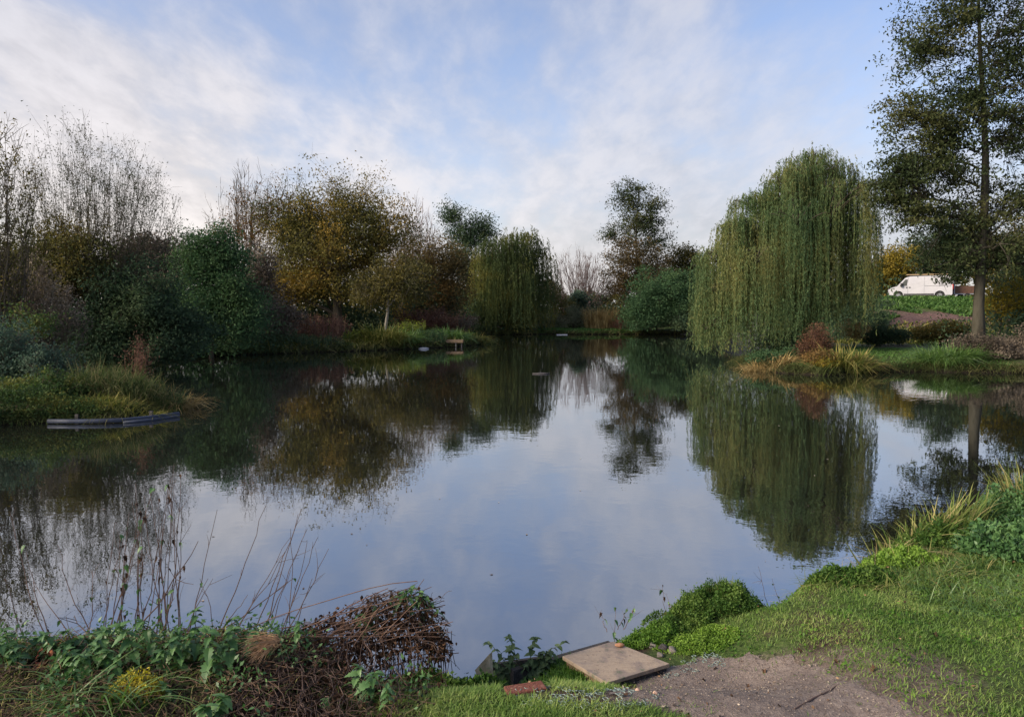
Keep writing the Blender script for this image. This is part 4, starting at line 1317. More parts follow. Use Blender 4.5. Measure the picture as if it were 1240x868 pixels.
def left_promontory():
    # mounds of bramble and nettle, sedge, dead dock and the plastic edging
    tree('bramble', 'blue-green bramble and nettle mound on the left promontory', 'shrub', 16.8, 38, [(46, 448, 62, 34), (0, 432, 56, 50)], M['stem_dead'], M['lf_blue'], 360, 62, .055, .16, .03, leader=.5, quads=True)
    tree('bramble', 'mid green leafy bramble spilling over the left waterline', 'shrub', 14.9, 22, [(15, 482, 60, 26), (66, 474, 34, 24)], M['stem_dead'], M['lf_mix'], 260, 60, .055, .14, .03, leader=.5, quads=True)
    tree('shrub', 'yellowing climber leaves at the back of the left promontory', 'plant', 19.5, 45, [(45, 395, 36, 16), (25, 380, 14, 20)], M['stem_dead'], M['lf_mix'], 60, 20, .075, .2, .03, leader=.5, quads=True)
    clump('sedge_clump', 'tall arching green and straw sedge in the middle of the left promontory', 'plant', (Xat(132, 15.6), 15.7), .95, .55, 1500, .85, .015, M['sedge_green'], lean=.28, droop=.55, outward=False)
    clump('sedge_clump', 'fine yellowish sedge right beside the tall arching sedge', 'plant', (Xat(178, 16), 15.9), .75, .5, 1300, .66, .013, M['sedge_green'], lean=.32, droop=.55, outward=False)
    clump('sedge_clump', 'brown dry sedge at the right tip of the left promontory', 'plant', (Xat(212, 16.3), 16.3), .38, .38, 420, .55, .015, M['lf_tan'], lean=.7, droop=.9)
    clump('sedge_clump', 'low dark grass behind the plastic edging on the left', 'plant', (Xat(110, 14.6), 14.7), 1.3, .3, 900, .35, .014, M['sedge'], lean=.6, droop=.8)
    stems_shrub('dock_plant', 'rust-brown dead dock spire standing behind the left sedge', 'plant', 16.9, 165, (152, 180), lambda u: 402 + 26 * abs(u), 16, M['lf_stem_red'], M['lf_red'], 900, .05, .009, .12, twig=14, leaf_from=0)
    # edging: two overlapping lengths of blue-grey plastic pipe lying along the bank
    root = empty('bank_edging', (-7.9, 14.0, 0), 'blue-grey plastic edging rail along the waterline of the left promontory', 'edging')
    pts = [(-8.75, 13.92), (-8.3, 13.90), (-7.85, 13.93), (-7.4, 14.06), (-7.05, 14.4), (-6.75, 14.95)]
    P = np.array([(x, y, .05) for x, y in pts])
    b = MB(); b.tubes(P, np.full(len(P), .042), 8, cap=True); b.build('rail', M['plastic_blue'], root, smooth=True, origin=root.location)
    P2 = P[3:] + [0.05, -.10, -.035]
    b = MB(); b.tubes(P2, np.full(len(P2), .030), 8, cap=True); b.build('rail', M['plastic_blue'], root, smooth=True, origin=root.location)
    for x, y in ((-8.3, 14.06), (-7.1, 14.5)):
        b = MB(); b.box(x - .03, x + .03, y, y + .06, -.3, .16); b.build('stake', M['timber_dark'], root, origin=root.location)


left_promontory()
#TREES_END

# ------------------------------------------------------------------ foreground
NETLINE = np.array([G(*q) for q in ((628, 838), (665, 842), (705, 845), (745, 846), (785, 838), (815, 822), (845, 806), (875, 797))])
BRICK = G(636, 834, False)
def near_grass():
    def build(label, n, cond, L, wd, mt, x0=-3.2, x1=4.8, y0=2.4, y1=7.2, lean=.45, droop=.5, tmul=1, lift=0, cat='grass'):
        x = R(x0, x1, n); y = R(y0, y1, n)
        ok = cond(x, y); x, y = x[ok], y[ok]
        C = np.stack([x, y, gz(x, y) - .004 + lift], 1)
        b = MB()
        blades(b, C, L * R(.45, 1.15, len(C)), wd, lean, 3 if L < .06 else 4, droop=droop, tint=R(0, 1, len(C)) * tmul)
        tag(b.build('grass', mt, kind='stuff'), label, cat)
    vis = lambda x, y: (np.abs(x) < y * .72 + .25) & (sdist(x, y) > .02)
    patchy = lambda x, y: .5 + .5 * np.sin(x * 6.1 + 1.3 * np.sin(y * 5)) * np.sin(y * 7.3 + x * 2)
    def lawn(x, y):
        e = pdist(PATH, x, y) + .05 * np.sin(x * 17 + np.sin(y * 13) * 2) * np.sin(y * 21) + .03 * np.sin(x * 41) * np.sin(y * 37)
        p = np.where(e > 0, .16 * np.exp(-e / .07) , np.clip(-e / .22, .25, 1))
        bare_ = np.exp(-(((x - 2.05) / .35) ** 2 + ((y - 3.15) / .18) ** 2)) * .8
        p = p * (1 - bare_) * (.65 + .35 * patchy(x, y))
        brd = (np.abs(x - .52) < .36) & (np.abs(y - 3.95) < .30)
        return vis(x, y) & (x > .55 + (y - 3.3) * .1) & (R(0, 1, len(x)) < p) & (y < 5.4) & ~brd
    build('short green lawn on the near right bank beside the path', 200000, lawn, .040, .0036, M['grass'], x0=.4, x1=4.4, y0=2.5, y1=5.6)
    def net(x, y):
        best = np.full(x.shape, 9.)
        for (ax, ay, _), (bx, by, _) in zip(NETLINE[:-1], NETLINE[1:]):
            dx, dy = bx - ax, by - ay
            t = np.clip(((x - ax) * dx + (y - ay) * dy) / (dx * dx + dy * dy), 0, 1)
            best = np.minimum(best, np.hypot(x - ax - t * dx, y - ay - t * dy))
        return best
    def left(x, y):
        e = pdist(PATH, x, y)
        e = np.where((net(x, y) < .055) & (R(0, 1, len(x)) < .88), 9, e)
        e = np.where((np.abs(x - BRICK[0]) < .11) & (y > BRICK[1] - .075), 9, e)
        return vis(x, y) & (x < .95) & (x > -.75 + .2 * np.sin(y * 7)) & (e < -.02) & (y < 3.62) & (R(0, 1, len(x)) < .95)
    build('bright short grass in front of the brick and board', 60000, left, .045, .0036, M['grass'], x0=-.8, x1=1.0, y0=2.5, y1=3.7)
    def peg(x, y):
        return vis(x, y) & (x > .06) & (x < .36) & (y > 3.62) & (y < 4.1)
    build('thick green weeds between hollow and board', 9000, peg, .07, .006, M['mint'], x0=0, x1=.5, y0=3.5, y1=4.2, droop=.7)
    def edge(x, y):
        s = sdist(x, y)
        return vis(x, y) & (x > 1.75) & (s < .75) & (R(0, 1, len(x)) < .9)
    build('long tangled grass along the near right waterline', 26000, edge, .12, .005, M['sedge2'], x0=1.7, x1=5.5, y0=4.2, y1=7.6, lean=.7, droop=.9)
    def edge2(x, y):
        s = sdist(x, y)
        return vis(x, y) & (x > 2.3) & (s > .3) & (s < 1.5)
    build('lush long green grass sweeping down the near right bank', 30000, edge2, .10, .005, M['blade_blue'], x0=2.2, x1=5.5, y0=3.8, y1=7.6, lean=.6, droop=.9)
    def leftb(x, y):
        return vis(x, y) & (x < -.6) & (R(0, 1, len(x)) < .5)
    build('sparse dull grass among the nettles on the near left bank', 9000, leftb, .12, .005, M['sedge2'], x0=-3.2, x1=-.5, y0=2.4, y1=4.1, lean=.7, droop=.9)


near_grass()


# --- leaves that can be picked out one by one share a few meshes
def leaf_mesh(name, L, wd, mt, serr=.12, fold=.25, droop=.35, heart=True, m=6, tint=.5):
    t = np.linspace(0, 1, m)
    prof = np.sin(np.pi * np.clip(t, 0, 1) ** .62) ** .85
    if heart: prof[0] = .25
    prof[-1] = .0
    yv = t * L
    zc_ = -droop * L * t ** 2
    V = []; 
    for i in range(m):
        s_ = serr * (1 if i % 2 else -1) if 0 < i < m - 1 else 0
        hw = prof[i] * wd / 2 * (1 + s_)
        V += [(0, yv[i], zc_[i]), (hw, yv[i] - hw * .15, zc_[i] + fold * hw), (-hw, yv[i] - hw * .15, zc_[i] + fold * hw)]
    Fc = []
    for i in range(m - 1):
        a, b_ = i * 3, (i + 1) * 3
        Fc += [(a, a + 1, b_ + 1, b_), (a + 2, a, b_, b_ + 2)]
    b = MB(); b.add(np.array(V), np.array(Fc), tint)
    return b.mesh(name, mt, smooth=False)


from mathutils import Matrix, Vector, Euler
LEAF = {}
for ti, tv in enumerate((.15, .45, .8)):
    LEAF['nettle', ti] = leaf_mesh('leaf', .066, .038, M['nettle'], .22, .3, .45, m=11, tint=tv)
    LEAF['broad', ti] = leaf_mesh('leaf', .065, .046, M['broad'], .05, .25, .35, tint=tv)
    LEAF['dead', ti] = leaf_mesh('leaf', .05, .03, M['dead_leaf'], .2, .9, .9, tint=tv)


def put_leaf(root, base, p, yaw, pitch, s, kind='nettle'):
    o = bpy.data.objects.new('leaf', LEAF[kind, int(rng.integers(0, 3))])
    COL.objects.link(o)
    o.parent = root
    o.location = Vector(p) - Vector(base)
    o.rotation_euler = Euler((pitch, float(R(-.4, .4)), yaw), 'XYZ')
    o.scale = (s, s, s)
    return o


def plant(name, label, cat, base, h, lean=(0, 0), pairs=5, lsize=1.0, kind='nettle', group=None, stem_r=.003, stem_m='stem_green', dead=0, top=True, bend=.15):
    base = np.array(base, float)
    root = empty(name, base, label, cat, group)
    m = 8
    t = np.linspace(0, 1, m)[:, None]
    tip = np.array([lean[0], lean[1], 0]) * h
    P = base + tip * t ** 1.6 + np.array([0, 0, h]) * (t - bend * t ** 3) + rng.normal(0, .004, (m, 3)) * t
    b = MB(); b.tubes(P, stem_r * (1 - .5 * t[:, 0]), 5)
    b.build('stem', M[stem_m], root, origin=base)
    yaw0 = float(R(0, pi))
    for i in range(pairs):
        f = .12 + .88 * i / max(1, pairs - 1)
        q = f * (m - 1); i0 = min(int(q), m - 2); p = P[i0] * (1 - (q - i0)) + P[i0 + 1] * (q - i0)
        sz = lsize * (1.15 - .6 * f) * float(R(.75, 1.2))
        for s_ in (0, 1):
            if R(0, 1) < dead: continue
            put_leaf(root, base, p, yaw0 + i * pi / 2 + s_ * pi + float(R(-.4, .4)), float(R(-.5, .25)), sz, kind)
    if top:
        for s_ in range(3):
            put_leaf(root, base, P[-1], float(R(0, 6.28)), float(R(-.1, .7)), lsize * .55, kind)
    return root


NG = 'nettles on the near left bank'
def nettles():
    spec = [
        # px, py of foot, height, leaf scale, pairs, label
        (20, 812, .17, 1.2, 4, 'drooping nettle top at the far left edge of the near bank'),
        (70, 805, .10, .9, 3, 'small nettle behind the dark soil near the left edge'),
        (118, 800, .13, 1.0, 4, 'young nettle right of the reddish leaves on the left bank'),
        (165, 812, .22, 1.35, 5, 'bushy dark nettle behind the long arching grass'),
        (190, 806, .20, 1.3, 5, 'bushy nettle at the foot of the tall dead stem cluster'),
        (212, 815, .17, 1.2, 4, 'nettle just above the yellow fern-like plant'),
        (238, 806, .24, 1.2, 5, 'nettle under the leaning bare stems left of the orange straw'),
        (255, 822, .20, 1.5, 5, 'big-leaved nettle left of the orange straw tuft'),
        (276, 812, .22, 1.3, 5, 'nettle with hanging leaves beside the orange straw tuft'),
        (300, 800, .14, 1.0, 4, 'small nettle behind the orange straw tuft'),
        (322, 795, .13, .9, 4, 'small nettle directly right of the one behind the straw'),
        (360, 790, .16, .9, 4, 'thin nettle at the left root of the dead vine heap'),
        (405, 788, .20, 1.1, 5, 'nettle growing up through the left of the vine heap'),
        (262, 872, .11, 1.3, 4, 'low nettle at the bottom of the frame left of centre'),
        (248, 885, .11, 1.3, 3, 'lowest nettle cut by the bottom frame edge'),
        (140, 830, .14, 1.0, 4, 'nettle half hidden among the arching grass blades'),
        (95, 818, .12, .9, 3, 'nettle between reddish leaves and arching grass'),
        (430, 845, .15, 1.0, 4, 'nettle in front of the vine heap'),
        (447, 850, .16, 1.25, 4, 'larger pale nettle under the vine arch'),
        (470, 862, .12, .9, 4, 'short nettle right of the larger pale one'),
        (395, 868, .08, .8, 3, 'tiny nettle at the base of the vine heap'),
        (205, 850, .08, .8, 3, 'tiny nettle right of the yellow fern-like plant'),
    ]
    for px, py, h, ls, pr, lab in spec:
        g = G(px, py, False)
        plant('nettle', lab, 'plant', (g[0], g[1], g[2] - .01), h * 1.25, (float(R(-.3, .3)), float(R(-.4, .1))), pr + 3, ls * 1.0, group=NG)
    for i in range(40):
        px = float(R(-10, 300)); py = float(R(792, 822))
        g = G(px, py, False)
        plant('nettle', 'small nettle in the crowd of nettles along the top of the near left bank', 'plant', (g[0], g[1], g[2] - .01), float(R(.10, .21)), (float(R(-.4, .4)), float(R(-.3, .2))), 6, float(R(.75, 1.2)), group='small nettles crowding the bank top')
    for i in range(16):
        px = float(R(385, 535)); py = float(np.interp(px, [385, 460, 510, 545], [775, 735, 712, 745])) + float(R(0, 26))
        plant('nettle', 'short green shoot sprouting among the dead vines near the crest of the heap', 'plant', at(px, py, 3.56), float(R(.03, .08)), (float(R(-.5, .5)), -.2), 4, float(R(.5, .9)), group='green shoots on the vine heap', stem_r=.0016)
    # nettles topping the vine arch (rooted in the heap)
    for px, py, h, ls, lab in ((495, 745, .10, 1.0, 'green nettle shoot on the crest of the vine heap'), (515, 752, .10, 1.2, 'second nettle shoot right of the crest of the vine heap'),
                               (455, 752, .07, .8, 'small nettle shoot left of the crest of the vine heap'), (478, 740, .08, .8, 'smallest nettle shoot at the crest of the vine heap'),
                               (525, 775, .07, 1.1, 'nettle leaves hanging at the right end of the vine heap')):
        p = at(px, py, 3.62)
        plant('nettle', lab, 'plant', p, h, (float(R(-.3, .5)), 0), 4, ls, group=NG, stem_r=.002)


nettles()


def stem_cluster(name, label, spec, d, leaves=True, r=.0025, cat='plant', mt='stem_dead', lk='nettle'):
    """spec: list of (foot px, foot py, tip px, tip py, bow)"""
    f0 = G(spec[0][0], spec[0][1], False)
    root = empty(name, f0, label, cat)
    allP = []
    for (x0, y0, x1, y1, bow) in spec:
        dd = d + float(R(-.12, .12))
        a = at(x0, y0, dd); a[2] = min(a[2], gzf(a[0], a[1]) + .02) if sdist(a[0:1], a[1:2])[0] > 0 else a[2]
        b_ = at(x1, y1, dd + float(R(-.15, .2)))
        c = (a + b_) / 2 + np.array([bow, 0, abs(bow) * .3])
        P = bez(a[None], c[None], b_[None], 10)[0]
        P[1:-1] += rng.normal(0, .004, (8, 3))
        allP.append(P)
        m_ = MB(); m_.tubes(P, r * np.linspace(1.3, .45, 10), 5)
        # side twigs
        for q in range(int(R(1, 5))):
            i = int(rng.integers(3, 9)); dr_ = nrm(P[i] - P[i - 1] + rng.normal(0, .035, 3))
            e = P[i] + dr_ * float(R(.03, .12))
            m_.tubes(np.array([P[i], (P[i] + e) / 2 + rng.normal(0, .004, 3), e]), r * np.array([.5, .4, .25]), 4)
        m_.build('stem', M[mt], root, origin=f0)
    if leaves:
        for P in allP:
            for q in range(int(leaves * R(.3, 1.6))):
                i = int(rng.integers(2, 10))
                kd = 'dead' if R(0, 1) < .45 else lk
                put_leaf(root, f0, P[i], float(R(0, 6.28)), float(R(-1.2, -.1)), float(R(.25, .62)), kd)
    return root


def bare_stems():
    sp = []
    for i in range(25):
        x0 = float(R(118, 225)); u_ = float(R(0, 1))
        sp.append((x0, float(R(768, 792)), 150 + (x0 - 130) * .55 + 50 * u_ - 12, 556 + (1 - u_) * 60 * float(R(0.2, 1.6)) + float(R(0, 60)), float(R(-.03, .05))))
    stem_cluster('dead_willowherb', 'tall cluster of thin dead stems with small green leaves on the near left bank', sp, 3.75, leaves=5, lk='nettle')
    sp = [(215, 790, 263, 617, .02), (222, 788, 252, 700, -.03), (205, 785, 175, 600, -.04), (225, 790, 258, 700, -.06), (262, 775, 242, 700, .05)]
    stem_cluster('dead_willowherb', 'bare stem leaning right with a kinked dead stalk beside it', sp, 3.7, leaves=1)
    sp = [(262, 770, 322, 612, .02), (270, 770, 345, 668, .02), (266, 775, 352, 650, .0), (300, 780, 361, 622, .03), (305, 778, 372, 640, .02), (312, 780, 352, 690, -.02), (322, 782, 372, 655, .02),
          (330, 780, 385, 650, .01), (338, 782, 398, 664, .02), (318, 775, 365, 616, -.01), (345, 785, 378, 700, 0), (255, 772, 300, 720, .02), (350, 782, 352, 640, .02)]
    stem_cluster('dead_willowherb', 'fan of bare thin stems leaning right over the water behind the straw tuft', sp, 3.78, leaves=.6)
    sp = [(72, 792, 30, 660, -.05), (60, 790, 12, 620, -.04), (105, 795, 40, 700, -.03), (106, 790, 112, 690, .02), (45, 795, 5, 700, -.02), (118, 792, 70, 660, -.04)]
    stem_cluster('dead_willowherb', 'scattered thin leaning stems at the left edge of the near bank', sp, 3.7, leaves=1.6)
    sp = [(135, 800, 240, 655, .06), (180, 800, 215, 690, .05), (225, 745, 355, 700, .03), (135, 790, 90, 745, -.06), (120, 800, 150, 745, .10)]
    stem_cluster('bramble_cane', 'dark arching bramble canes crossing the dead stems on the left', sp, 3.65, leaves=1.5, r=.0036)


bare_stems()


def vine_heap():
    base = G(400, 850, False)
    root = empty('vine_heap', base, 'heap of dead dark brown vines arching over the water edge', 'dead vines')
    # backbone: heap surface points between px 250..550, drooping at the right
    def surf(u_, v_):
        # u 0..1 along the heap, v 0 (crest) .. 1 (foot)
        px = 275 + u_ * 262
        crest = np.interp(u_, [0, .2, .45, .7, .88, 1], [797, 772, 746, 720, 711, 750])
        foot = np.interp(u_, [0, .3, .6, .8, 1], [872, 885, 878, 862, 838])
        return px, crest + (foot - crest) * v_
    hd_ = lambda py: min(3.66, 1440 / (py - 378) * .985)
    b = MB()
    n = 1150
    for i in range(n):
        u0 = float(R(0, .95)); v0 = float(R(0.03, 1)) ** 1.0
        k_ = 9
        direc = float(rng.choice([0, 0, 1]))
        px0, py0 = surf(u0, v0)
        P = []
        dx = float(R(.02, .22)) * (1 if R(0, 1) > .25 else -1); dv = float(R(-.25, .25))
        if direc: dx = float(R(-.05, .05)); dv = float(R(.1, .5))
        jit_ = float(R(.02, .16))
        if u0 > .55 and v0 > .34 and R(0, 1) < .80: continue
        for q in np.linspace(0, 1, k_):
            px, py = surf(min(max(u0 + dx * q, 0), 1.02), min(max(v0 + dv * q, 0), 1.08))
            py += float(rng.normal(0, 3.5))
            P.append(at(px + float(rng.normal(0, 3.5)), py, hd_(py) - jit_ + .05 * sin(q * 3 + i)))
        P = np.array(P)
        P[1:-1] = (P[:-2] + P[1:-1] * 2 + P[2:]) / 4
        b.tubes(P, np.full(k_, float(R(.0006, .0019)) * (1.6 if R(0, 1) > .93 else 1)), 4, tint=float(R(0, 1)))
    b.build('canes', M['vine'], root, origin=base, kind='stuff')
    # three stout canes running up to the right
    for (x0, y0, x1, y1, bw) in ((300, 830, 505, 712, .03), (310, 825, 520, 768, .05), (330, 800, 470, 712, .07), (380, 800, 548, 790, .09), (360, 830, 250, 870, .04), (352, 800, 400, 850, -.02), (372, 868, 350, 832, .0)):
        a = at(x0, y0, 3.5); c_ = at(x1, y1, 3.6)
        P = bez(a[None], ((a + c_) / 2 + [0, 0, bw])[None], c_[None], 9)[0]
        m_ = MB(); m_.tubes(P, np.linspace(.0042, .002, 9), 5); m_.build('cane', M['lf_stem_red'] if bw > 0 else M['stem_straw'], root, origin=base)
    b = MB()
    for i in range(58):
        a = at(float(R(270, 470)), float(R(770, 850)), 3.45 + float(R(-.1, .1)))
        u_ = float(R(0, 1)); xe = 440 + 118 * u_
        ye = float(np.interp(xe, [440, 480, 515, 560], [742, 722, 703, 760])) + float(R(-8, 50))
        e = at(xe, ye, 3.56 + float(R(-.12, .12)))
        P = bez(a[None], ((a + e) / 2 + [0, 0, float(R(.01, .07))])[None], e[None], 9)[0]; P[1:-1] += rng.normal(0, .011, (7, 3)); P[1:-1] = (P[:-2] + 2 * P[1:-1] + P[2:]) / 4
        b.tubes(P, np.full(9, float(R(.0009, .0022))), 4)
    b.build('arching_canes', M['cane_brown'], root, origin=base, kind='stuff')
    # wispy tips beyond the arch
    b = MB()
    for i in range(46):
        a = at(float(R(490, 535)), float(R(715, 800)), 3.6 + float(R(-.1, .1)))
        e = a + np.array([float(R(-.01, .10)), 0, float(R(-.12, .06))])
        P = bez(a[None], ((a + e) / 2 + [0, 0, .03])[None], e[None], 6)[0]
        b.tubes(P, np.full(6, .0011), 3)
    for i in range(70):   # hanging down to the water at the right end
        a = at(float(R(470, 548)), float(R(755, 800)), 3.6 + float(R(-.1, .1)))
        e = a + np.array([float(R(-.03, .03)), 0, -float(R(.10, .33))])
        P = bez(a[None], ((a + e) / 2 + rng.normal(0, .02, 3))[None], e[None], 6)[0]
        b.tubes(P, np.full(6, .0016), 4)
    b.build('tendrils', M['vine'], root, origin=base, kind='stuff')
    # crumpled dead leaves
    l = MB()
    n = 4000
    uu = R(0, 1, n) ** 1.1; vv = R(0, 1, n) ** 1.15
    C = []
    for u_, v_ in zip(uu, vv):
        if u_ > .55 and v_ > .4 and R(0, 1) < .75:
            v_ *= .5
        px, py = surf(u_, v_)
        py += float(rng.normal(0, 5)) + 3; C.append(at(px + float(rng.normal(0, 5)), py, hd_(py) - float(R(.01, .15))))
    C = np.array(C)
    A = nrm(rng.normal(0, .5, (n, 3)) + [0, 0, -.8]); Bv = nrm(np.cross(A, rng.normal(0, 1, (n, 3))))
    L = R(.012, .038, n)
    l.quads(C, A, Bv, L, L * R(.3, .8, n), R(0, 1, n))
    l.quads(C, A, nrm(np.cross(A, Bv)), L * .9, L * .5, R(0, 1, n))
    l.build('dead_leaves', M['dead_leaf'], root, origin=base, kind='stuff')
    # orange straw tuft
    g = at(322, 788, 3.22)
    t_ = empty('straw_tuft', g, 'fan of orange dry straw caught on the left of the vine heap', 'dead grass')
    n = 110
    a = R(-1.0, 1.1, n)
    st = g + rng.normal(0, .012, (n, 3)) + [.045, 0, .045]
    dr_ = np.stack([-np.abs(np.cos(a)), R(-.5, .0, n), np.sin(a) * .6 - .35], 1)
    en = st + nrm(dr_) * R(.05, .16, n)[:, None]
    P = bez(st, (st + en) / 2 + rng.normal(0, .014, (n, 3)) + np.array([0, 0, .02]), en, 5)
    b = MB(); b.tubes(P, np.full((n, 5), .0011), 3); b.build('straws', M['straw_orange'], t_, origin=g, kind='stuff')


vine_heap()


def left_front():
    # long arching grass blades: each can be told apart
    g = G(118, 862, False)
    root = empty('long_grass', g, 'clump of long bright arching grass blades in the lower left', 'grass')
    n = 74
    for i in range(n):
        b = MB()
        a = float(R(-pi, pi)); L = float(R(.14, .36))
        out = np.array([cos(a), sin(a) * .5 - .15, 0]); out /= np.linalg.norm(out)
        st = g + np.array([float(R(-.20, .16)), float(R(-.06, .08)), -.02])
        blades(b, st[None], np.array([L]), np.array([float(R(.005, .011))]), float(R(.3, .7)), 9, droop=float(R(.6, 1.1)), dirs=out[None], tint=float(R(.2, 1)))
        b.build('blade', M['blade_blue'], root, origin=g)
    g = G(165, 845, False)
    root = empty('yellow_fern', g, 'small yellow fern-like plant in front of the nettles', 'plant')
    b = MB(); n = 1100
    x, y = disc(n, g[0], g[1], .12, .06)
    C = np.stack([x, y, g[2] + R(0.0, .10, n) * (1 - ((x - g[0]) / .13) ** 2)], 1)
    scatter_leaves(b, C, .018, .35, .5, quads=True); b.build('fronds', M['lf_yellow2'], root, origin=g, kind='stuff')
    # reddish dead leaves, each a leaf of its own plant
    g = G(85, 806, False)
    root = empty('dead_dock', g, 'low plant with curled red-brown leaves near the left edge', 'plant')
    for i in range(26):
        p = g + np.array([float(R(-.15, .16)), float(R(-.04, .06)), float(R(.0, .10))])
        put_leaf(root, g, p, float(R(0, 6.28)), float(R(-1, .3)), float(R(.45, 1.0)), 'red')
    st = MB()
    for i in range(7):
        e = g + np.array([float(R(-.14, .14)), float(R(-.03, .05)), float(R(.06, .12))])
        st.tubes(bez(g[None], ((g + e) / 2 + rng.normal(0, .02, 3))[None], e[None], 5)[0], np.full(5, .002), 4)
    st.build('stem', M['stem_dead'], root, origin=g)
    # carpet of small leaves and litter that covers the left bank
    for lab, mt, n, size, lift in (('small green weeds covering the near left bank', M['nettle'], 16000, .024, .055), ('brown leaf litter and dead stalks on the near left bank', M['dead_leaf2'], 16000, .019, .018)):
        b = MB()
        x = R(-2.8, -.35, n); y = R(2.55, 3.85, n)
        ok = (sdist(x, y) > .0) & ((np.sin(x * 9 + np.sin(y * 12)) * np.sin(y * 11) + (y - 3.25) * 1.2 > .15) if lift > .03 else (x < 9))
        x, y = x[ok], y[ok]
        C = np.stack([x, y, gz(x, y) + np.abs(rng.normal(0, lift, len(x)))], 1)
        scatter_leaves(b, C, size, .5, .2, quads=True)
        if lift < .03:
            m_ = 3500
            x = R(-2.8, -.4, m_); y = R(2.55, 3.8, m_); ok = sdist(x, y) > 0; x, y = x[ok], y[ok]
            a_ = np.stack([x, y, gz(x, y) + R(.0, .06, len(x))], 1); e_ = a_ + rng.normal(0, .06, a_.shape) * [1, 1, .35]
            b.tubes(bez(a_, (a_ + e_) / 2 + rng.normal(0, .01, a_.shape), e_, 4), np.full((len(a_), 4), .0014), 3, tint=.9)
        tag(b.build('ground_cover', mt, kind='stuff'), lab, 'plants')


for ti, tv in enumerate((.15, .45, .8)):
    LEAF['red', ti] = leaf_mesh('leaf', .05, .036, M['lf_red2'] if 'lf_red2' in M else M.setdefault('lf_red2', leaf_mat('curled_red_leaf', [(.10, .03, .02), (.22, .07, .04), (.34, .14, .07)], 9, trans=.15)), .2, .7, .7, tint=tv)
left_front()


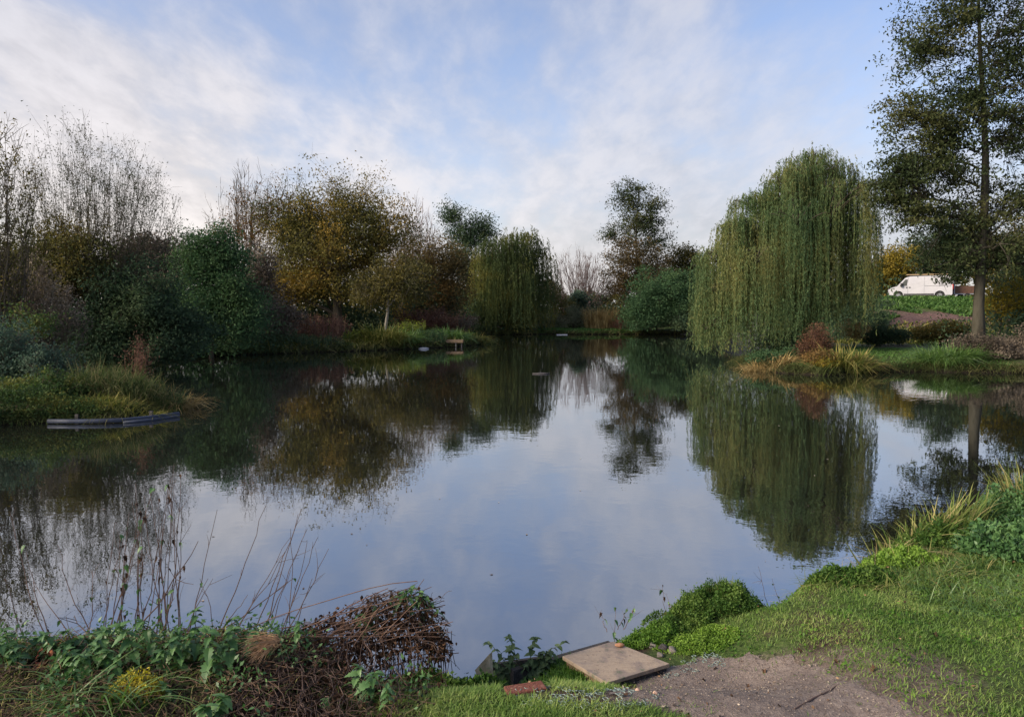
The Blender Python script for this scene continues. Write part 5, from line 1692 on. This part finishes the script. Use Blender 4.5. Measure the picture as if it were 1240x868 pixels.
def board_and_peg():
    zt = .290
    def on(px, py, z):
        d = ray(px, py); t = (z - CAM_H) / d[2]
        return np.array([d[0] * t, d[1] * t])
    c4 = [on(681, 794, zt), on(742, 776, zt), on(811, 803, zt), on(735, 826, zt)]
    ctr = np.mean(c4, 0)
    root = empty('wooden_board', (ctr[0], ctr[1], .175), 'worn square plywood board lying at the water edge', 'board')
    b = MB(); q = [tuple(p - ctr) for p in c4][::-1]
    b.prism(q, .095, .115)
    o = b.build('panel', M['ply'], root)
    bv = o.modifiers.new('bevel', 'BEVEL'); bv.width = .002; bv.segments = 2
    # timber bearers under two edges
    def bearer(a, c_, m_, w=.035, z0=.0, z1=.094, inset=.02):
        a = np.array(a); c_ = np.array(c_)
        t = (c_ - a) / np.linalg.norm(c_ - a); nn = np.array([-t[1], t[0]])
        if np.dot(nn, -a) < 0: nn = -nn
        a = a + nn * inset + t * .01; c2 = c_ + nn * inset - t * .01
        b = MB(); b.prism([tuple(a), tuple(c2), tuple(c2 + nn * w), tuple(a + nn * w)][::1], z0, z1)
        return b.build('bearer', m_, root)
    L_, T_, R_, B_ = [p - ctr for p in c4]
    bearer(L_, B_, M['timber_tan']); bearer(B_, R_, M['timber_dark'], inset=.012)
    # stone lying on the board
    def stone(name, label, px, py, z, r, m_, seed, cat='stone'):
        p = on(px, py, z)
        V, Fc = blob_mesh(seed, r, 3, .12)
        s_ = MB(); s_.add(V + [0, 0, r[2] * .92], Fc)
        o = s_.build(name, m_, smooth=True); o.location = (p[0], p[1], z); tag(o, label, cat); return o
    stone('stone', 'smooth brown stone resting on the back corner of the board', 750, 783, zt, (.024, .015, .012), M['stone'], 31)
    for i, (px, py, lab, m_) in enumerate(((730, 829, 'small orange pebble at the front corner of the board', M['stone_pale']), (745, 832, 'pale pinkish pebble just right of the board front corner', M['stone_pale']),
                                           (772, 838, 'flat buff flake of stone on the earth path', M['stone_pale']), (794, 842, 'tan pebble on the earth path right of the board', M['stone_pale']))):
        p = G(px, py, False)
        V, Fc = blob_mesh(40 + i, (.012, .009, .010), 2, .15)
        s_ = MB(); s_.add(V, Fc); o = s_.build('pebble', m_, smooth=True); o.location = (p[0], p[1], p[2] + .008); tag(o, lab, 'pebble')
    # grey rubble at the right of the board
    spec = [(775, 778, .030, 'upright grey rubble stone behind the board', 0), (790, 785, .020, 'grey rubble lump right of the upright stone', 0), (803, 787, .024, 'brownish rubble lump at the bank foot', 1), (800, 795, .018, 'small rubble piece nearest the board edge', 0),
            (815, 790, .024, 'rough rubble lump at the right end of the pile', 0), (812, 780, .022, 'rubble lump under the mound foliage', 1)]
    for i, (px, py, r, lab, kk) in enumerate(spec):
        p = G(px, py, False)
        V, Fc = blob_mesh(60 + i, (r, r * .9, r * (1.3 if i == 0 else .85)), 3, .25)
        s_ = MB(); s_.add(V, Fc); o = s_.build('stone', M['stone_grey'] if not kk else M['timber_dark'], smooth=True); o.location = (p[0], p[1], p[2] + r * .5); tag(o, lab, 'stone', 'rubble beside the board')
    p = G(878, 765, False); V, Fc = blob_mesh(77, (.018, .014, .012), 2, .2); s_ = MB(); s_.add(V, Fc)
    o = s_.build('stone', M['stone'], smooth=True); o.location = (p[0], p[1], p[2] + .012); tag(o, 'reddish stone on the grass right of the mound', 'stone')
    # timber edge of the bank behind the board
    z = .22
    a, c_ = on(622, 812, z), on(741, 778, z)
    a, c_ = np.array([*a]), np.array([*c_]); t = (c_ - a) / np.linalg.norm(c_ - a); nn = np.array([-t[1], t[0]])
    e = MB(); e.prism([tuple(a), tuple(c_), tuple(c_ + nn * .035), tuple(a + nn * .035)], -.25, z)
    e.build_ = None
    o = e.build('bank_edging', M['timber_dark'], origin=(a[0], a[1], 0)); tag(o, 'dark wet timber edging between board and water', 'edging')
    # brick
    br = G(636, 836, False)
    root = empty('brick', (br[0], br[1], br[2] + .014), 'loose red brick in front of the dark hollow', 'brick', rz=.30)
    b = MB(); b.box(-.085, .085, -.035, .035, -.045, .0); ob = b.build('clay_block', M['brick'], root)
    bv = ob.modifiers.new('bevel', 'BEVEL'); bv.width = .004; bv.segments = 2
    # angled end panel of the old bank boarding
    p1 = at(575, 811, 3.72); p2 = at(593, 791, 3.80); p3 = at(595, 839, 3.56); p4 = at(586, 842, 3.54)
    b = MB()
    V = np.array([p1, p2, p3, p4]); V2 = V + np.array([.012, .02, 0])
    n_ = 4; i = np.arange(4); j = (i + 1) % 4
    b.add(np.concatenate([V, V2]), np.stack([i, j, j + 4, i + 4], 1)); b.f.append(np.array([[0, 3, 2, 1]])); b.fm.append(0); b.f.append(np.array([[4, 5, 6, 7]])); b.fm.append(0)
    tag(b.build('bank_board', M['slab'], origin=tuple(p3)), 'pointed tan board standing up at the water edge', 'board')
    # back boards lining the hollow
    h0 = at(596, 800, 3.95); h1 = at(668, 795, 4.05)
    b = MB(); b.prism([(h0[0], 3.93), (h1[0], 4.03), (h1[0], 4.05), (h0[0], 3.95)], -.2, .19)
    tag(b.build('hollow_board', M['timber_dark'], origin=(h0[0], 3.95, 0)), 'dark board at the back of the hollow beside the brick', 'board')
    # mint plastic ground mesh laid around the peg
    rootm = empty('ground_net', (.55, 3.6, .3), 'pale mint plastic ground reinforcement net half buried around the board', 'net')
    b = MB()
    def cell(cx, cy, r):
        if pdist(PATH, np.array([cx]), np.array([cy]))[0] > .10: return
        a = np.linspace(0, 2 * pi, 7)
        P = np.stack([cx + r * np.cos(a), cy + r * np.sin(a), np.zeros(7)], 1)
        P[:, 2] = gz(P[:, 0], P[:, 1]) + float(R(.0, .012)) + rng.normal(0, .002, 7)
        b.tubes(P, np.full(7, .0018), 4)
    line = [q[:2] for q in NETLINE]
    for a_, c_ in zip(line[:-1], line[1:]):
        nseg = max(2, int(np.linalg.norm(c_ - a_) / .026))
        for q in np.linspace(0, 1, nseg, endpoint=False):
            for w in np.arange(-4, 5):
                if R(0, 1) < .38: continue
                p = a_ + (c_ - a_) * q
                cell(p[0] + (.013 if w % 2 else 0) + float(R(-.003, .003)), p[1] + w * .023, .0125)
    b.build('net', M['mesh_mint'], rootm, origin=rootm.location, kind='stuff')


board_and_peg()


def right_side():
    # mound of dense small leaves right of the board
    def cover(name, label, px, py, rx, ry, h, n, size, mt, cat='plants', z0=None, seed=0):
        g = np.array([px, py, gzf(px, py)])
        b = MB()
        x, y = disc(n, px, py, rx * 1.15, ry * 1.15, .55)
        q = ((x - px) / rx) ** 2 + ((y - py) / ry) ** 2
        lump = 1 + .38 * np.sin(x * 21 + seed * 2) * np.sin(y * 17 + seed) + .28 * np.sin(x * 53 + y * 20 + seed) * np.sin(y * 47)
        hh = h * np.clip(1 - q * .72, 0.04, 1) ** .42 * lump * np.where(R(0, 1, n) > .97, 1.35, 1)
        sag = np.minimum(gz(x, y), g[2] + .1)
        sag = np.where(sdist(x, y) > -.02, np.maximum(sag, .0), g[2] * .5)
        z = sag + hh * R(.25, 1.08, n) ** .8
        C = np.stack([x, y, np.maximum(z, .01)], 1)
        C = C[sdist(x, y) > -.09]
        scatter_leaves(b, C, size, .6, .35, quads=True)
        root = empty(name, g, label, cat)
        b.build('foliage', mt, root, origin=g, kind='stuff')
        return root
    cover('weed_mound', 'dense green cleavers mound directly behind the board', .76, 4.17, .20, .13, .07, 8000, .013, M['mint'], seed=1)
    cover('weed_mound', 'taller shaggy weed mound left of the water notch', 1.19, 4.45, .34, .19, .105, 16000, .014, M['mint2'], seed=2)
    cover('weed_mound', 'middle part of the weedy bank between the two mounds', .96, 4.30, .20, .16, .085, 9000, .014, M['mint2'], seed=9)
    cover('weed_mound', 'bright low chickweed cushion between mound and path', 1.02, 4.06, .22, .14, .035, 8000, .011, M['lime'], seed=3)
    cover('weed_mound', 'clover-like green patch on the right of the water notch', 2.02, 4.42, .26, .14, .06, 5000, .020, M['mint2'], seed=4)
    cover('weed_mound', 'leafy mound of broad green leaves at the right edge', 3.45, 4.85, .45, .30, .14, 9000, .034, M['nettle'], seed=5)
    cover('weed_mound', 'dark leafy mound above it at the right frame edge', 4.05, 5.6, .45, .30, .26, 12000, .026, M['nettle'], seed=6)
    clump('sedge_clump', 'upright grass tuft on top of the shaggy weed mound', 'plant', (1.32, 4.55), .18, .10, 900, .16, .004, M['sedge2'], lean=.25, droop=.35)
    clump('sedge_clump', 'straw and green iris tuft at the near right waterline', 'plant', (2.75, 5.22), .38, .20, 200, .38, .012, M['sedge2'], lean=.32, droop=.3, m=7)
    clump('sedge_clump', 'broad bladed iris tuft in the middle of the near right bank', 'plant', (3.15, 5.45), .38, .22, 190, .42, .014, M['sedge2'], lean=.3, droop=.25, m=7)
    clump('sedge_clump', 'tall upright grass clump at the far right of the near bank', 'plant', (4.05, 5.75), .16, .2, 300, .55, .008, M['sedge2'], lean=.2, droop=.25, m=6)
    clump('dead_grass', 'flattened straw-coloured grass on the near right waterline', 'dead grass', (2.38, 4.98), .28, .16, 900, .22, .005, M['straw_lf'], lean=1.1, droop=.9)
    cover('weed_mound', 'mixed low weeds behind the iris tufts on the near right bank', 2.95, 5.15, .40, .24, .11, 8000, .022, M['mint2'], seed=12)
    cover('weed_mound', 'pale leafy weeds in front of the straw-coloured grass', 2.45, 4.70, .30, .16, .06, 6000, .020, M['lime'], seed=13)
    clump('sedge_clump', 'short scruffy grass poking out of the middle of the weedy bank', 'plant', (.98, 4.34), .26, .10, 500, .13, .0035, M['sedge2'], lean=.35, droop=.5)
    clump('sedge_clump', 'fringe of thin grass hanging over the water at the left weed mound', 'plant', (.66, 4.22), .16, .08, 350, .12, .0035, M['grass'], lean=.5, droop=.7)
    # single long iris leaves standing clear of the rest
    for (x0, y0, x1, y1, lab) in ((1060, 688, 1022, 650, 'yellow iris leaf leaning left over the water'), (1088, 690, 1091, 632, 'broad upright green iris leaf'), (1155, 660, 1197, 628, 'broad green iris leaf leaning right'),
                                  (1112, 645, 1096, 610, 'thin iris leaf leaning left beside the upright one'), (1155, 660, 1161, 590, 'tallest thin iris blade'), (1070, 690, 1090, 620, 'bent pale iris blade at the left of the tuft')):
        d = 5.05
        a = at(x0, y0 + 20, d); c_ = at(x1, y1, d)
        P = bez(a[None], ((a + c_) / 2 + rng.normal(0, .015, 3))[None], c_[None], 8)
        b = MB(); w = (.020 if 'broad' in lab or 'yellow' in lab else .009)
        b.ribbons(P, w * (1 - np.linspace(0, 1, 8) ** 2.5)[None], nrm(np.array([[1., .3, 0]])), .85 if 'yellow' in lab else .4)
        o = b.build('iris_leaf', M['sedge2'], origin=tuple(a)); tag(o, lab + ' on the near right bank', 'leaf')
    # sprig with arching leaf stalks beside the notch
    g = G(945, 760, False)
    sp = [(945, 760, 918, 685, -.03), (950, 762, 935, 700, .02), (940, 765, 960, 725, .03), (958, 765, 990, 742, .02)]
    stem_cluster('weed_sprig', 'thin leafy weed sprig standing beside the water notch', sp, 4.5, leaves=5, r=.0018)
    sp = [(735, 765, 728, 738, -.01), (742, 762, 745, 735, .01), (755, 762, 768, 733, .02), (748, 762, 760, 735, .0)]
    stem_cluster('weed_sprig', 'wilted thin stalks at the left end of the weed mound', sp, 4.3, leaves=5, r=.0018)
    sp = [(808, 735, 802, 708, -.01), (818, 735, 808, 718, -.02)]
    stem_cluster('weed_sprig', 'tiny two-stalked sprig in the middle of the weed mound', sp, 4.5, leaves=3, r=.0015)
    # comfrey-like plant over the dark hollow
    for i, (px, py, h, lx, ls, lab) in enumerate(((618, 822, .19, -.55, .75, 'arching leafy stalk on the left over the dark hollow'), (628, 820, .22, -.2, .8, 'leafy stalk in the middle of the hollow plant'),
                                                   (640, 818, .22, .15, .8, 'leafy stalk right of centre over the hollow'), (648, 816, .18, .7, .7, 'stalk bending right above the timber edging'),
                                                   (612, 826, .12, -.6, .9, 'low stalk at the left lip of the hollow'), (655, 818, .12, .4, .9, 'low stalk at the right lip of the hollow'), (634, 826, .10, 0, .9, 'short leafy stalk inside the hollow'),
                                                   (622, 824, .16, -.1, .9, 'bushy stalk above the brick'), (645, 822, .15, .3, .9, 'bushy stalk behind the brick right side'))):
        p = at(px, py, 3.86)
        plant('comfrey', lab, 'plant', p, h * 1.2, (lx, float(R(-.2, .1))), 8, ls * 1.15, kind='broad', group='leafy stalks over the hollow', stem_r=.0022)
    cover('weed_mound', 'low dark green foliage at the foot of the vine arch', -.36, 3.36, .30, .14, .09, 6500, .022, M['mint2'], seed=8)
    # twig on the path
    pts = [(962, 861), (985, 848), (1005, 838), (1016, 830)]
    P = np.array([G(*q) + [0, 0, .007] for q in pts])
    b = MB(); b.tubes(P, np.array([.0035, .004, .0032, .002]), 6, cap=True); tag(b.build('twig', M['stem_dead'], origin=tuple(P[0])), 'crooked dark twig lying on the earth path', 'twig')
    # sticks reaching out of the water
    b = MB(); P = np.array([G(1038, 705), G(1055, 700), G(1059, 694), at(1060, 672, G(1059, 694)[1])]) + [0, 0, .01]
    b.tubes(P, np.array([.006, .006, .005, .003]), 5); tag(b.build('stick', M['stem_dead'], origin=tuple(P[0])), 'thin bent stick poking out of the water by the right bank', 'stick')
    # fallen leaves on lawn and path
    spec = [(850, 826), (905, 832), (942, 858), (868, 812), (1010, 803), (820, 850), (965, 790), (1130, 770), (1060, 812), (884, 846), (1180, 720), (760, 846), (925, 815), (1085, 790)]
    for px, py in spec:
        p = G(px, py, False)
        o = bpy.data.objects.new('fallen_leaf', LEAF['dead', int(rng.integers(0, 3))]); COL.objects.link(o)
        o.location = (p[0], p[1], p[2] + .014); o.rotation_euler = (float(R(-.3, .3)), float(R(-.3, .3)), float(R(0, 6))); s_ = float(R(.35, .75)); o.scale = (s_, s_, s_)
        tag(o, 'curled dead brown leaf lying on the ground near the path', 'leaf', 'fallen leaves near the path')


right_side()


def lawn_weeds():
    n = 4200
    cx_ = R(.9, 4.2, 160); cy_ = R(2.7, 5.2, 160)
    i = rng.integers(0, 160, n)
    x = cx_[i] + rng.normal(0, .05, n); y = cy_[i] + rng.normal(0, .04, n)
    ok = (pdist(PATH, x, y) < .03) & (sdist(x, y) > .1); x, y = x[ok], y[ok]
    b = MB(); C = np.stack([x, y, gz(x, y) + R(.008, .03, len(x))], 1)
    scatter_leaves(b, C, .017, .7, .3, quads=True)
    tag(b.build('lawn_weeds', M['mint'], kind='stuff'), 'small clover and daisy leaves scattered through the near lawn', 'plants')
    n = 900
    x = R(.0, 4.2, n); y = R(2.6, 5.2, n)
    ok = (sdist(x, y) > .1) & (R(0, 1, n) < .6); x, y = x[ok], y[ok]
    b = MB(); C = np.stack([x, y, gz(x, y) + np.where(pdist(PATH, x, y) > 0, .014, .03)], 1)
    A = nrm(rng.normal(0, 1, C.shape) * [1, 1, .3]); Bv = nrm(np.cross(A, rng.normal(0, .4, C.shape) + [0, 0, 1]))
    L = R(.006, .022, len(C)); b.quads(C, A, Bv, L, L * R(.2, .7, len(C)), R(0, 1, len(C)))
    tag(b.build('leaf_litter', M['dead_leaf3'], kind='stuff'), 'tiny brown leaf fragments and bits strewn over lawn and path', 'litter')


lawn_weeds()


def floating_bits():
    n = 420
    x = R(-9, 14, n); y = R(5, 38, n)
    ok = sdist(x, y) < -.2; x, y = x[ok], y[ok]
    b = MB(); C = np.stack([x, y, np.full(len(x), .004)], 1)
    A = nrm(rng.normal(0, 1, (len(x), 3)) * [1, 1, 0.02]); Bv = nrm(np.cross(A, [0, 0, 1.]))
    L = R(.015, .04, len(x)); b.quads(C, A, Bv, L, L * .6, R(0, 1, len(x)))
    tag(b.build('floating_leaves', M['grit'], kind='stuff'), 'scattered tiny fallen leaves floating on the pond', 'leaves')


floating_bits()
